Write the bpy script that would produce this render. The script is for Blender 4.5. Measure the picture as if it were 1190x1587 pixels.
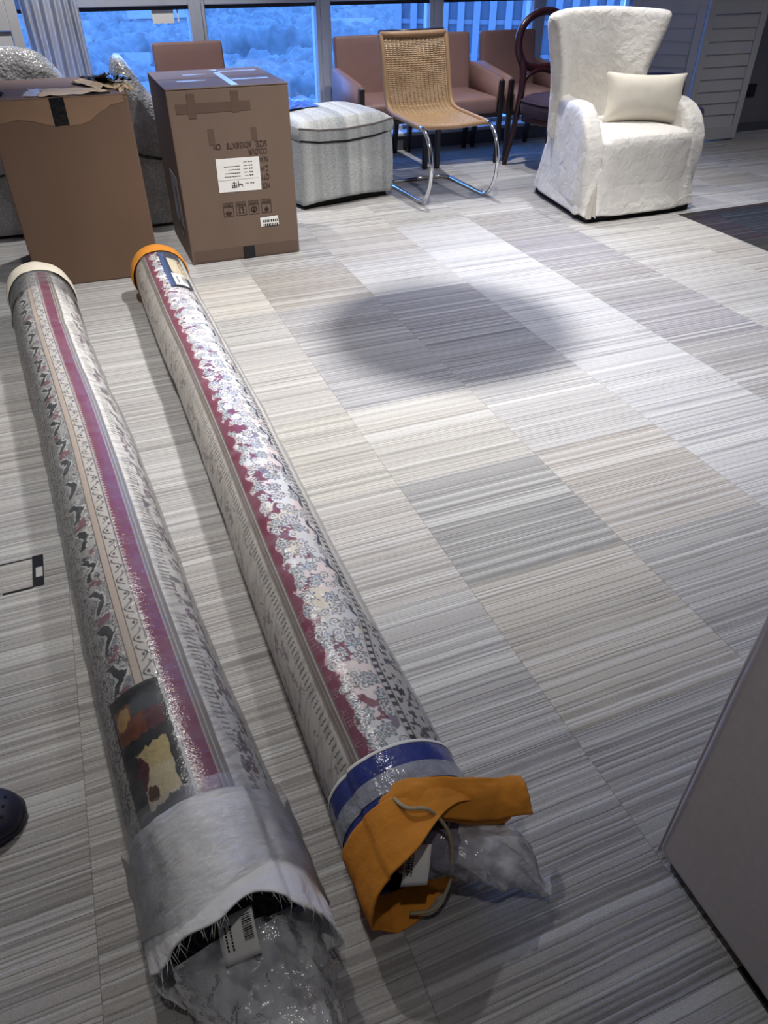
import bpy, bmesh, math, random
import numpy as np
from mathutils import Vector, Matrix

for o in list(bpy.data.objects):
    bpy.data.objects.remove(o)
S = bpy.context.scene
C = S.collection
R = math.radians
random.seed(7)
RNG = np.random.default_rng(11)

# ------------------------------------------------------------------ camera
cam_d = bpy.data.cameras.new('camera')
cam = bpy.data.objects.new('camera', cam_d)
C.objects.link(cam)
cam_d.sensor_fit = 'HORIZONTAL'
cam_d.sensor_width = 36.0
cam_d.lens = 1121.0 / 1190.0 * 36.0
cam_d.clip_start = 0.02
cam_d.clip_end = 3000
cam.location = (0, 0, 1.32)
cam.rotation_euler = (R(90 - 38.2), 0, R(-21.7))
S.camera = cam

# ------------------------------------------------------------------ exposure
S.view_settings.view_transform = 'Standard'
S.view_settings.look = 'None'
S.view_settings.gamma = 1.0
S.view_settings.use_curve_mapping = False
S.view_settings.exposure = 0.0

# ------------------------------------------------------------------ dusk sky
W = bpy.data.worlds.new('dusk_sky')
S.world = W
W.use_nodes = True
bg = W.node_tree.nodes['Background']
bg.inputs[0].default_value = (0.125, 0.33, 1.0, 1)
bg.inputs[1].default_value = 8.5

# ------------------------------------------------------------------ ceiling spots of the showroom and one added fill
def spot(x, y, power, size=105, blend=0.7, col=(1.0, 0.98, 0.96), tx=None, ty=None, rad=0.035):
    l = bpy.data.lights.new('ceiling_spot', 'SPOT')
    l.energy = power
    l.spot_size = R(size)
    l.spot_blend = blend
    l.color = col
    l.shadow_soft_size = rad
    o = bpy.data.objects.new('ceiling_spot', l)
    C.objects.link(o)
    o.location = (x, y, 2.70)
    d = Vector((tx if tx is not None else x, ty if ty is not None else y, 0)) - o.location
    o.rotation_euler = d.to_track_quat('-Z', 'Y').to_euler()
    return o
SPOT_A = spot(1.25, 2.40, 390, 94, 0.95, tx=1.30, ty=2.75, rad=0.04)
spot(-0.02, 2.35, 165, 96, 1.0)
spot(2.90, 2.45, 150, 86, 0.8)
spot(2.35, 4.75, 175, 84, 0.7, rad=0.025)
spot(0.35, 4.95, 165, 84, 0.5, tx=0.35, ty=5.55)
spot(3.25, 3.85, 120, 80, 0.8)
spot(5.2, 3.6, 60, 100, 0.9)
spot(0.02, 0.05, 28, 120, 1.0)  # unseen fill lamp, added to brighten the sofa side and near rug ends

# ------------------------------------------------------------------ helpers
def s2l(*c):
    r = []
    for v in c:
        v = v / 255.0
        r.append(v / 12.92 if v <= 0.04045 else ((v + 0.055) / 1.055) ** 2.4)
    return tuple(r)

class NT:
    def __init__(self, name):
        self.m = bpy.data.materials.new(name)
        self.m.use_nodes = True
        self.t = self.m.node_tree
        self.b = self.t.nodes['Principled BSDF']
        self.out = self.t.nodes['Material Output']
    def n(self, kind, **kw):
        nd = self.t.nodes.new(kind)
        for k, v in kw.items():
            setattr(nd, k, v)
        return nd
    def l(self, a, b):
        self.t.links.new(a, b)
    def math(self, op, a, b=None, clamp=False):
        nd = self.n('ShaderNodeMath', operation=op)
        nd.use_clamp = clamp
        for i, v in enumerate((a, b)):
            if v is None:
                continue
            if hasattr(v, 'links'):
                self.l(v, nd.inputs[i])
            else:
                nd.inputs[i].default_value = v
        return nd.outputs[0]
    def noise(self, scale, detail=3, rough=0.5, vec=None, dim='3D', w=None):
        nd = self.n('ShaderNodeTexNoise', noise_dimensions=dim)
        nd.inputs['Scale'].default_value = scale
        nd.inputs['Detail'].default_value = detail
        nd.inputs['Roughness'].default_value = rough
        if vec is not None:
            self.l(vec, nd.inputs['Vector'])
        if w is not None:
            self.l(w, nd.inputs['W'])
        return nd.outputs['Fac']
    def ramp(self, fac, stops):
        nd = self.n('ShaderNodeValToRGB')
        el = nd.color_ramp.elements
        while len(el) < len(stops):
            el.new(0.5)
        for e, (p, c) in zip(el, stops):
            e.position = p
            e.color = (c[0], c[1], c[2], 1) if isinstance(c, (tuple, list)) else (c, c, c, 1)
        self.l(fac, nd.inputs[0])
        return nd.outputs[0]
    def mix(self, fac, a, b, mode='MIX'):
        nd = self.n('ShaderNodeMix', data_type='RGBA', blend_type=mode)
        for sock, v in ((nd.inputs[0], fac), (nd.inputs[6], a), (nd.inputs[7], b)):
            if hasattr(v, 'links'):
                self.l(v, sock)
            elif isinstance(v, (tuple, list)):
                sock.default_value = (v[0], v[1], v[2], 1)
            else:
                sock.default_value = v
        return nd.outputs[2]
    def bump(self, h, strength=0.3, dist=0.01, prev=None):
        nd = self.n('ShaderNodeBump')
        nd.inputs['Strength'].default_value = strength
        nd.inputs['Distance'].default_value = dist
        self.l(h, nd.inputs['Height'])
        if prev is not None:
            self.l(prev, nd.inputs['Normal'])
        return nd.outputs[0]
    def objvec(self, scale=(1, 1, 1)):
        tc = self.n('ShaderNodeTexCoord')
        mp = self.n('ShaderNodeMapping')
        mp.inputs['Scale'].default_value = scale
        self.l(tc.outputs['Object'], mp.inputs[0])
        return mp.outputs[0]

def mat(name, col, rough=0.6, var=0.12, vscale=8, bscale=None, bstr=0.2, bdist=0.004, metal=0, spec=0.5, stretch=(1, 1, 1), sheen=0, coat=0):
    m = NT(name)
    v = m.objvec(stretch)
    n = m.noise(vscale, 4, 0.6, v)
    c = m.ramp(n, [(0.25, tuple(x * (1 - var) for x in col)), (0.75, tuple(min(1, x * (1 + var)) for x in col))])
    m.l(c, m.b.inputs['Base Color'])
    m.b.inputs['Roughness'].default_value = rough
    m.b.inputs['Metallic'].default_value = metal
    m.b.inputs['Specular IOR Level'].default_value = spec
    if sheen:
        m.b.inputs['Sheen Weight'].default_value = sheen
    if coat:
        m.b.inputs['Coat Weight'].default_value = coat
    if bscale:
        m.l(m.bump(m.noise(bscale, 3, 0.6, v), bstr, bdist), m.b.inputs['Normal'])
    return m.m

def film_mat(name, haze=0.06, gloss=0.12, tint=(1, 1, 1), hazecol=(0.75, 0.76, 0.8), bscale=30, bstr=0.5, rough=0.08, stretch=(1, 1, 1), add=0.015):
    m = NT(name)
    m.t.nodes.remove(m.b)
    tr = m.n('ShaderNodeBsdfTransparent')
    tr.inputs[0].default_value = (*tint, 1)
    df = m.n('ShaderNodeBsdfDiffuse')
    df.inputs[0].default_value = (*hazecol, 1)
    gl = m.n('ShaderNodeBsdfAnisotropic')
    gl.inputs['Roughness'].default_value = rough
    v = m.objvec(stretch)
    n1 = m.noise(bscale, 4, 0.65, v)
    bp = m.bump(n1, bstr, 0.005)
    m.l(bp, gl.inputs['Normal'])
    mx1 = m.n('ShaderNodeMixShader')
    hz = m.math('MULTIPLY', m.ramp(m.noise(9, 3, 0.6, v), [(0.35, 0.35), (0.7, 1.6)]), haze)
    m.l(hz, mx1.inputs[0])
    m.l(tr.outputs[0], mx1.inputs[1])
    m.l(df.outputs[0], mx1.inputs[2])
    lw = m.n('ShaderNodeFresnel')
    lw.inputs['IOR'].default_value = 1.45
    m.l(bp, lw.inputs['Normal'])
    fac = m.math('ADD', m.math('MULTIPLY', lw.outputs[0], gloss * 4.0), add, True)
    mx2 = m.n('ShaderNodeMixShader')
    m.l(fac, mx2.inputs[0])
    m.l(mx1.outputs[0], mx2.inputs[1])
    m.l(gl.outputs[0], mx2.inputs[2])
    m.l(mx2.outputs[0], m.out.inputs[0])
    return m.m

def link(o, parent=None):
    C.objects.link(o)
    if parent is not None:
        o.parent = parent
    return o

def tag(o, label, cat, group=None):
    o['label'] = label
    o['category'] = cat
    if group:
        o['group'] = group
    return o

def thing(name, label, cat, loc=(0, 0, 0), rz=0, group=None):
    o = bpy.data.objects.new(name, None)
    o.empty_display_size = 0.1
    C.objects.link(o)
    o.location = loc
    o.rotation_euler = (0, 0, rz)
    return tag(o, label, cat, group)

def mobj(name, verts, faces, m, parent=None, smooth=False, loc=(0, 0, 0), rot=(0, 0, 0)):
    me = bpy.data.meshes.new(name)
    me.from_pydata([tuple(map(float, v)) for v in verts], [], faces)
    me.materials.append(m)
    if smooth:
        me.polygons.foreach_set('use_smooth', [True] * len(me.polygons))
    me.update()
    o = bpy.data.objects.new(name, me)
    o.location = loc
    o.rotation_euler = rot
    return link(o, parent)

def bobj(name, bm, m, parent=None, smooth=False, loc=(0, 0, 0), rot=(0, 0, 0)):
    me = bpy.data.meshes.new(name)
    bmesh.ops.recalc_face_normals(bm, faces=bm.faces)
    bm.to_mesh(me)
    bm.free()
    me.materials.append(m)
    if smooth:
        me.polygons.foreach_set('use_smooth', [True] * len(me.polygons))
    o = bpy.data.objects.new(name, me)
    o.location = loc
    o.rotation_euler = rot
    return link(o, parent)

def bm_box(x0, x1, y0, y1, z0, z1, bev=0, seg=1, bm=None):
    b = bmesh.new()
    bmesh.ops.create_cube(b, size=1)
    for v in b.verts:
        v.co = Vector(((x0 + x1) / 2 + v.co.x * (x1 - x0), (y0 + y1) / 2 + v.co.y * (y1 - y0), (z0 + z1) / 2 + v.co.z * (z1 - z0)))
    if bev:
        bmesh.ops.bevel(b, geom=list(b.edges), offset=bev, segments=seg, profile=0.5, affect='EDGES')
    if bm is None:
        return b
    tmp = bpy.data.meshes.new('tmp')
    b.to_mesh(tmp)
    b.free()
    bm.from_mesh(tmp)
    bpy.data.meshes.remove(tmp)
    return bm

def box(name, x0, x1, y0, y1, z0, z1, m, parent=None, bev=0, seg=1, smooth=False, loc=(0, 0, 0), rot=(0, 0, 0)):
    return bobj(name, bm_box(x0, x1, y0, y1, z0, z1, bev, seg), m, parent, smooth, loc, rot)

def again(src, name, parent=None, loc=None, rot=None):
    o = src.copy()
    o.name = name
    C.objects.link(o)
    o.parent = parent
    if loc is not None:
        o.location = loc
    if rot is not None:
        o.rotation_euler = rot
    return o

def copy_tree(o, parent=None):
    c = o.copy()
    C.objects.link(c)
    c.parent = parent
    for ch in [q for q in S.objects if q.parent == o]:
        copy_tree(ch, c)
    return c

def grid_faces(nu, nv, cu=False, cv=False):
    f = []
    for i in range(nu if cu else nu - 1):
        for j in range(nv if cv else nv - 1):
            a = i * nv + j
            b = i * nv + (j + 1) % nv
            c = ((i + 1) % nu) * nv + (j + 1) % nv
            d = ((i + 1) % nu) * nv + j
            f.append((a, b, c, d))
    return f

def surf(name, nu, nv, fn, m, parent=None, cu=False, cv=False, solid=0, smooth=True, caps=False, loc=(0, 0, 0), rot=(0, 0, 0), sub=0, off=0):
    vs = [fn(i / (nu if cu else nu - 1), j / (nv if cv else nv - 1)) for i in range(nu) for j in range(nv)]
    fs = grid_faces(nu, nv, cu, cv)
    if caps and cv:
        fs.append(tuple(range(nv))[::-1])
        fs.append(tuple((nu - 1) * nv + j for j in range(nv)))
    o = mobj(name, vs, fs, m, parent, smooth, loc, rot)
    bm = bmesh.new()
    bm.from_mesh(o.data)
    bmesh.ops.recalc_face_normals(bm, faces=bm.faces)
    bm.to_mesh(o.data)
    bm.free()
    if solid:
        md = o.modifiers.new('solid', 'SOLIDIFY')
        md.thickness = solid
        md.offset = off
    if sub:
        md = o.modifiers.new('sub', 'SUBSURF')
        md.levels = sub
        md.render_levels = sub
    return o

def tube(name, pts, r, m, parent=None, n=10, closed=False, loc=(0, 0, 0), rot=(0, 0, 0), flat=1.0):
    P = [Vector(p) for p in pts]
    k = len(P)
    rr = r if isinstance(r, (list, tuple)) else [r] * k
    vs = []
    up = None
    for i in range(k):
        a = P[(i - 1) % k] if (closed or i > 0) else P[0]
        b = P[(i + 1) % k] if (closed or i < k - 1) else P[-1]
        t = (b - a).normalized()
        if up is None:
            ref = Vector((0, 0, 1)) if abs(t.z) < 0.9 else Vector((1, 0, 0))
            up = (ref - t * ref.dot(t)).normalized()
        else:
            up = (up - t * up.dot(t)).normalized()
        sd = t.cross(up)
        for j in range(n):
            an = 2 * math.pi * j / n
            vs.append(P[i] + up * (math.cos(an) * rr[i]) + sd * (math.sin(an) * rr[i] * flat))
    fs = grid_faces(k, n, closed, True)
    if not closed:
        fs.append(tuple(range(n)))
        fs.append(tuple((k - 1) * n + j for j in range(n))[::-1])
    o = mobj(name, vs, fs, m, parent, True, loc, rot)
    bm = bmesh.new()
    bm.from_mesh(o.data)
    bmesh.ops.recalc_face_normals(bm, faces=bm.faces)
    bm.to_mesh(o.data)
    bm.free()
    return o

def crom(pts, per=8):
    P = [Vector(p) for p in pts]
    out = []
    for i in range(len(P) - 1):
        p0, p1, p2, p3 = P[max(i - 1, 0)], P[i], P[i + 1], P[min(i + 2, len(P) - 1)]
        for k in range(per):
            t = k / per
            out.append(0.5 * ((2 * p1) + (p2 - p0) * t + (2 * p0 - 5 * p1 + 4 * p2 - p3) * t * t + (3 * p1 - p0 - 3 * p2 + p3) * t ** 3))
    out.append(P[-1])
    return out

def ss(a, b, x):
    t = np.clip((x - a) / (b - a), 0, 1)
    return t * t * (3 - 2 * t)

_perm = RNG.random((64, 64))
def vn(x, y):
    x = np.asarray(x, float)
    y = np.asarray(y, float)
    xi = np.floor(x).astype(int)
    yi = np.floor(y).astype(int)
    fx = x - xi
    fy = y - yi
    fx = fx * fx * (3 - 2 * fx)
    fy = fy * fy * (3 - 2 * fy)
    g = lambda i, j: _perm[i % 64, j % 64]
    return (g(xi, yi) * (1 - fx) + g(xi + 1, yi) * fx) * (1 - fy) + (g(xi, yi + 1) * (1 - fx) + g(xi + 1, yi + 1) * fx) * fy
def fbm(x, y, o=3):
    s = 0
    a = 0.5
    for k in range(o):
        s = s + a * vn(x * 2 ** k + 17.3 * k, y * 2 ** k + 5.1 * k)
        a *= 0.5
    return s / (1 - 0.5 ** o)

def text(name, s, size, m, parent, loc, rot, sx=1.0, align='LEFT', width=None):
    cu = bpy.data.curves.new('t', 'FONT')
    cu.body = s
    cu.size = size
    cu.align_x = align
    cu.resolution_u = 3
    to = bpy.data.objects.new('t', cu)
    C.objects.link(to)
    dg = bpy.context.evaluated_depsgraph_get()
    me = bpy.data.meshes.new_from_object(to.evaluated_get(dg))
    bpy.data.objects.remove(to)
    me.materials.clear()
    if width:
        sx = width / max(v.co.x for v in me.vertices)
    me.materials.append(m)
    me.name = name
    o = bpy.data.objects.new(name, me)
    o.location = loc
    o.rotation_euler = rot
    o.scale = (sx, 1, 1)
    return link(o, parent)

# ------------------------------------------------------------------ materials
def carpet_mat(name, dark=False):
    m = NT(name)
    oi = m.n('ShaderNodeObjectInfo')
    geo = m.n('ShaderNodeNewGeometry')
    sp = m.n('ShaderNodeSeparateXYZ')
    m.l(geo.outputs['Position'], sp.inputs[0])
    wob = m.math('MULTIPLY', m.math('SUBTRACT', m.noise(7, 2, 0.5, geo.outputs['Position']), 0.5), 0.006)
    y = m.math('ADD', sp.outputs['Y'], wob)
    y = m.math('ADD', y, m.math('MULTIPLY', oi.outputs['Random'], 37.0))
    fine = m.noise(42, 1, 0.6, None, '1D', y)
    broad = m.noise(17, 2, 0.5, None, '1D', m.math('ADD', y, 13.0))
    thin = m.noise(29, 0, 0.5, None, '1D', m.math('ADD', y, 91.0))
    pile = m.noise(420, 2, 0.7, geo.outputs['Position'])
    spk = m.noise(110, 3, 0.7, geo.outputs['Position'])
    dl = m.math('ABSOLUTE', m.math('SUBTRACT', fine, 0.5))
    ll = m.math('ABSOLUTE', m.math('SUBTRACT', thin, 0.5))
    base = m.ramp(broad, [(0.3, 0.90), (0.7, 1.07)])
    c = m.mix(1.0, oi.outputs['Color'], base, 'MULTIPLY')
    brk = m.ramp(m.noise(5, 3, 0.6, geo.outputs['Position']), [(0.35, 0.45), (0.65, 1.0)])
    dk = m.math('MULTIPLY', m.ramp(dl, [(0.012, 0.60), (0.055, 0.0)]), brk)
    c = m.mix(dk, c, m.mix(1.0, c, (0.40, 0.39, 0.40), 'MULTIPLY'))
    lightc = (0.10, 0.10, 0.105) if dark else (0.66, 0.655, 0.64)
    c = m.mix(m.ramp(ll, [(0.012, 0.50), (0.05, 0.0)]), c, lightc)
    c = m.mix(1.0, c, m.ramp(pile, [(0.25, 0.80), (0.75, 1.18)]), 'MULTIPLY')
    c = m.mix(1.0, c, m.ramp(spk, [(0.3, 0.92), (0.7, 1.07)]), 'MULTIPLY')
    m.l(c, m.b.inputs['Base Color'])
    m.b.inputs['Roughness'].default_value = 0.95
    m.b.inputs['Specular IOR Level'].default_value = 0.15
    h = m.math('SUBTRACT', m.ramp(dl, [(0.0, 0.0), (0.10, 1.0)]), m.ramp(ll, [(0.0, 0.6), (0.07, 0.0)]))
    h = m.math('ADD', h, m.math('MULTIPLY', pile, 0.9))
    m.l(m.bump(h, 0.55, 0.004), m.b.inputs['Normal'])
    return m.m

M_carpet = carpet_mat('striped_grey_carpet')
M_carpet_dark = carpet_mat('charcoal_carpet', True)
M_paint = mat('grey_wall_paint', s2l(128, 126, 128), 0.8, 0.05, 3)
M_ceil = mat('white_ceiling_paint', (0.72, 0.72, 0.72), 0.9, 0.04, 3)
M_alu = mat('grey_aluminium_frame', s2l(186, 190, 200), 0.45, 0.06, 6, metal=0.2)
M_gasket = mat('dark_gasket', s2l(38, 42, 52), 0.6)
M_plinth = mat('dark_grey_plinth', s2l(92, 94, 100), 0.6, 0.08, 5)
M_sill = mat('pale_sill_stone', s2l(205, 208, 214), 0.5, 0.05, 9)
M_shutter = mat('white_shutter_paint', s2l(205, 204, 205), 0.55, 0.04, 5)
M_curtain = mat('sheer_white_curtain', s2l(222, 222, 226), 0.9, 0.05, 12, 60, 0.1, 0.002)
def curtain_mat():
    m = NT('sheer_white_curtain')
    v = m.objvec()
    m.l(m.ramp(m.noise(12, 3, 0.5, v), [(0.3, s2l(216, 216, 220)), (0.7, s2l(232, 232, 236))]), m.b.inputs['Base Color'])
    m.b.inputs['Roughness'].default_value = 0.9
    tl = m.n('ShaderNodeBsdfTranslucent')
    tl.inputs[0].default_value = (0.8, 0.8, 0.8, 1)
    mx = m.n('ShaderNodeMixShader')
    mx.inputs[0].default_value = 0.45
    m.l(m.b.outputs[0], mx.inputs[1])
    m.l(tl.outputs[0], mx.inputs[2])
    m.l(mx.outputs[0], m.out.inputs[0])
    return m.m
M_curtain = curtain_mat()
M_card = mat('brown_cardboard', s2l(110, 86, 69), 0.8, 0.07, 6, 90, 0.08, 0.002, stretch=(1, 1, 0.25))
M_card2 = mat('brown_cardboard_greyer', s2l(112, 93, 80), 0.8, 0.07, 6, 90, 0.08, 0.002, stretch=(1, 1, 0.25))
M_cardpale = mat('torn_pale_paper', s2l(214, 190, 158), 0.85, 0.10, 30, 60, 0.3, 0.004)
M_tape = mat('brown_packing_tape', s2l(97, 78, 66), 0.3, 0.06, 20, 40, 0.15, 0.002)
M_blacktape = mat('black_tape', (0.008, 0.008, 0.009), 0.25, 0.2, 30, 50, 0.5, 0.004)
M_ink = mat('dark_brown_ink', s2l(58, 42, 36), 0.8, 0.1, 80)
M_inkblack = mat('black_ink', s2l(40, 38, 40), 0.7, 0.1, 80)
M_label = mat('white_label_paper', s2l(236, 234, 228), 0.55, 0.04, 30)
M_steel = mat('chrome_tube', (0.75, 0.76, 0.78), 0.10, 0.05, 5, metal=1.0)
M_brown = mat('brown_leatherette', s2l(134, 104, 98), 0.55, 0.09, 7, 220, 0.08, 0.001)
M_blackwood = mat('black_lacquered_wood', s2l(30, 26, 28), 0.35, 0.2, 12, stretch=(8, 8, 1))
M_darkwood = mat('dark_mahogany_wood', s2l(50, 24, 30), 0.25, 0.25, 10, stretch=(6, 6, 1))
M_purple = mat('dark_plum_velvet', s2l(44, 26, 48), 0.8, 0.15, 14, 200, 0.1, 0.001, sheen=0.08)
M_navy = mat('navy_velvet', s2l(26, 24, 84), 0.8, 0.15, 10, 200, 0.1, 0.001, sheen=0.3)
M_white = mat('white_linen_fabric', s2l(232, 226, 216), 0.75, 0.03, 9, 220, 0.12, 0.001, sheen=0.2)
M_pillow = mat('ivory_pillow_fabric', s2l(226, 219, 204), 0.85, 0.04, 10, 300, 0.15, 0.001)
M_sofa = mat('warm_grey_upholstery', s2l(218, 210, 206), 0.9, 0.06, 60, 380, 0.25, 0.002)
M_piping = mat('grey_piping', s2l(120, 112, 110), 0.8, 0.1, 60)
M_darkgap = mat('dark_gap_black', (0.01, 0.01, 0.011), 0.9)  # near-black, stands in for shade in gaps under and between parts
M_clog = mat('navy_foam_rubber', s2l(34, 33, 52), 0.45, 0.12, 40, 200, 0.08, 0.001)
M_hole = mat('clog_hole_dark', (0.004, 0.004, 0.006), 0.9)
M_blackplastic = mat('black_plastic', (0.012, 0.012, 0.014), 0.35)
M_greyplastic = mat('light_grey_plastic', s2l(190, 190, 186), 0.5)
M_orange = mat('orange_felt_cloth', s2l(216, 138, 42), 0.85, 0.14, 14, 160, 0.35, 0.003)
M_cream = mat('cream_cloth', s2l(234, 226, 206), 0.9, 0.05, 14, 70, 0.4, 0.004)
M_sleeve = mat('white_cloth_sleeve', s2l(242, 241, 241), 0.85, 0.06, 18, 60, 0.5, 0.006)
M_thread = mat('white_thread', s2l(225, 222, 216), 0.9)
M_bluetape = mat('blue_plastic_band', s2l(52, 62, 128), 0.22, 0.25, 24, 40, 0.5, 0.006)
M_silver = mat('silver_tape_band', s2l(150, 152, 162), 0.18, 0.25, 40, 45, 0.7, 0.008)
M_rollend = mat('navy_carpet_backing', s2l(36, 32, 54), 0.7, 0.25, 30)
M_twine = mat('pale_twine', s2l(176, 164, 134), 0.9, 0.15, 120)
M_film = film_mat('clear_stretch_film', 0.07, 0.13, bscale=26, bstr=0.55, rough=0.18, stretch=(1.2, 3.0, 1.2), add=0.03)
M_filmmilky = film_mat('milky_crumpled_film', 0.36, 0.20, hazecol=(0.92, 0.92, 0.95), bscale=34, bstr=0.8, rough=0.12)
M_filmshiny = film_mat('shiny_stretch_film', 0.14, 0.20, bscale=34, bstr=0.95, rough=0.17, stretch=(1, 4, 1), add=0.06)
def bubble_mat():
    m = NT('bubble_wrap')
    v = m.objvec()
    vo = m.n('ShaderNodeTexVoronoi')
    vo.inputs['Scale'].default_value = 75
    m.l(v, vo.inputs['Vector'])
    n = m.noise(5, 4, 0.6, v)
    c = m.ramp(n, [(0.3, s2l(156, 154, 152)), (0.55, s2l(192, 192, 192)), (0.8, s2l(226, 228, 232))])
    c = m.mix(1.0, c, m.ramp(vo.outputs['Distance'], [(0.0, 1.15), (0.6, 0.78)]), 'MULTIPLY')
    m.l(c, m.b.inputs['Base Color'])
    m.b.inputs['Roughness'].default_value = 0.22
    b1 = m.bump(vo.outputs['Distance'], 0.6, 0.006)
    m.l(m.bump(m.noise(11, 3, 0.6, v), 0.7, 0.03, b1), m.b.inputs['Normal'])
    return m.m
M_bubble = bubble_mat()
def linen_wrinkle():
    m = NT('white_slipcover_fabric')
    v = m.objvec()
    n = m.noise(8, 3, 0.5, v)
    m.l(m.ramp(n, [(0.3, s2l(216, 212, 206)), (0.7, s2l(228, 225, 219))]), m.b.inputs['Base Color'])
    m.b.inputs['Roughness'].default_value = 0.6
    m.b.inputs['Sheen Weight'].default_value = 0.2
    b1 = m.bump(m.noise(260, 2, 0.5, v), 0.1, 0.001)
    wv = m.n('ShaderNodeTexNoise')
    wv.inputs['Scale'].default_value = 17
    wv.inputs['Detail'].default_value = 4
    wv.inputs['Distortion'].default_value = 0.6
    m.l(v, wv.inputs['Vector'])
    m.l(m.bump(wv.outputs['Fac'], 0.6, 0.020, b1), m.b.inputs['Normal'])
    return m.m
M_slip = linen_wrinkle()
def tweed_mat():
    m = NT('grey_striped_tweed')
    v = m.objvec()
    sp = m.n('ShaderNodeSeparateXYZ')
    m.l(v, sp.inputs[0])
    st = m.noise(13, 1, 0.5, None, '1D', sp.outputs['X'])
    n = m.noise(150, 3, 0.7, v)
    c = m.ramp(st, [(0.35, s2l(166, 169, 170)), (0.65, s2l(204, 206, 203))])
    c = m.mix(1.0, c, m.ramp(n, [(0.3, 0.62), (0.7, 1.3)]), 'MULTIPLY')
    m.l(c, m.b.inputs['Base Color'])
    m.b.inputs['Roughness'].default_value = 0.95
    m.l(m.bump(n, 0.4, 0.004), m.b.inputs['Normal'])
    return m.m
M_tweed = tweed_mat()
def rattan_mat():
    m = NT('woven_rattan')
    at = m.n('ShaderNodeUVMap')
    sp = m.n('ShaderNodeSeparateXYZ')
    m.l(at.outputs[0], sp.inputs[0])
    row = m.math('FRACT', m.math('MULTIPLY', sp.outputs['Y'], 90.0))
    colp = m.math('FRACT', m.math('MULTIPLY', sp.outputs['X'], 15.0))
    rr = m.math('ABSOLUTE', m.math('SUBTRACT', row, 0.5))
    cc = m.math('ABSOLUTE', m.math('SUBTRACT', colp, 0.5))
    n = m.noise(60, 3, 0.6, m.objvec((1, 1, 1)))
    base = m.ramp(n, [(0.3, s2l(158, 126, 92)), (0.7, s2l(196, 164, 122))])
    gap = m.ramp(rr, [(0.36, 0.0), (0.5, 0.65)])
    c = m.mix(gap, base, s2l(96, 66, 38))
    c = m.mix(m.ramp(cc, [(0.06, 0.55), (0.16, 0.0)]), c, s2l(104, 74, 46))
    m.l(c, m.b.inputs['Base Color'])
    m.b.inputs['Roughness'].default_value = 0.45
    h = m.math('SUBTRACT', m.math('MULTIPLY', cc, 0.6), rr)
    m.l(m.bump(h, 0.8, 0.006), m.b.inputs['Normal'])
    return m.m
M_rattan = rattan_mat()
M_rattanwrap = mat('rattan_binding', s2l(172, 138, 104), 0.5, 0.15, 50, 140, 0.4, 0.003, stretch=(1, 1, 5))
def glass_mat():
    m = NT('window_glass')
    m.t.nodes.remove(m.b)
    tr = m.n('ShaderNodeBsdfTransparent')
    tr.inputs[0].default_value = (0.93, 0.96, 0.98, 1)
    gl = m.n('ShaderNodeBsdfAnisotropic')
    gl.inputs['Roughness'].default_value = 0.0
    fr = m.n('ShaderNodeFresnel')
    fr.inputs[0].default_value = 1.45
    mx = m.n('ShaderNodeMixShader')
    m.l(m.math('MULTIPLY', fr.outputs[0], 1.6, True), mx.inputs[0])
    m.l(tr.outputs[0], mx.inputs[1])
    m.l(gl.outputs[0], mx.inputs[2])
    m.l(mx.outputs[0], m.out.inputs[0])
    return m.m
M_glass = glass_mat()
def vcol_mat(name, rough=0.9, bscale=500, bstr=0.35, bdist=0.002):
    m = NT(name)
    a = m.n('ShaderNodeVertexColor', layer_name='Col')
    n = m.noise(bscale, 2, 0.7, m.objvec())
    c = m.mix(1.0, a.outputs[0], m.ramp(n, [(0.25, 0.86), (0.75, 1.12)]), 'MULTIPLY')
    m.l(c, m.b.inputs['Base Color'])
    m.b.inputs['Roughness'].default_value = rough
    m.b.inputs['Specular IOR Level'].default_value = 0.2
    m.l(m.bump(n, bstr, bdist), m.b.inputs['Normal'])
    return m.m
M_rugpile = vcol_mat('woven_rug_pile')
M_print = vcol_mat('glossy_printed_card', 0.3, 200, 0.02, 0.001)

# ================================================================== THE SETTING
def struct(o):
    o['kind'] = 'structure'
    return o
floor = struct(box('floor', -2.4, 8.2, -2.6, 6.3, -0.12, -0.006, M_carpet))
floor.color = (0.40, 0.395, 0.39, 1)

TX, TY = 0.485, 0.4815
X0, Y0 = 0.71, 1.185
GREY = s2l(176, 174, 172)
tone = {}
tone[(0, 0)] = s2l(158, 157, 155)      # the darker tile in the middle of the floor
tone[(0, 1)] = s2l(186, 182, 175)
tone[(1, 0)] = s2l(180, 174, 168)
tone[(1, 1)] = s2l(186, 184, 182)
tone[(0, -1)] = s2l(186, 181, 173)
tone[(1, -1)] = s2l(176, 174, 172)
tone[(-1, 1)] = s2l(184, 180, 172)
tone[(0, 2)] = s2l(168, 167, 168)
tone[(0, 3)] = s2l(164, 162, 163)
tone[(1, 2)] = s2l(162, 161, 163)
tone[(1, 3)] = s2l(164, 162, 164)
tone[(0, 4)] = s2l(166, 160, 154)
tone[(1, 4)] = s2l(190, 188, 186)
tone[(-1, 4)] = s2l(196, 191, 184)
tone[(2, 4)] = s2l(196, 195, 196)
for j in range(0, 6):
    tone[(3, j)] = s2l(158 + 4 * (j % 2), 155 + 4 * (j % 2), 158)
    tone[(2, j)] = tone.get((2, j), s2l(190, 189, 190))
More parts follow.
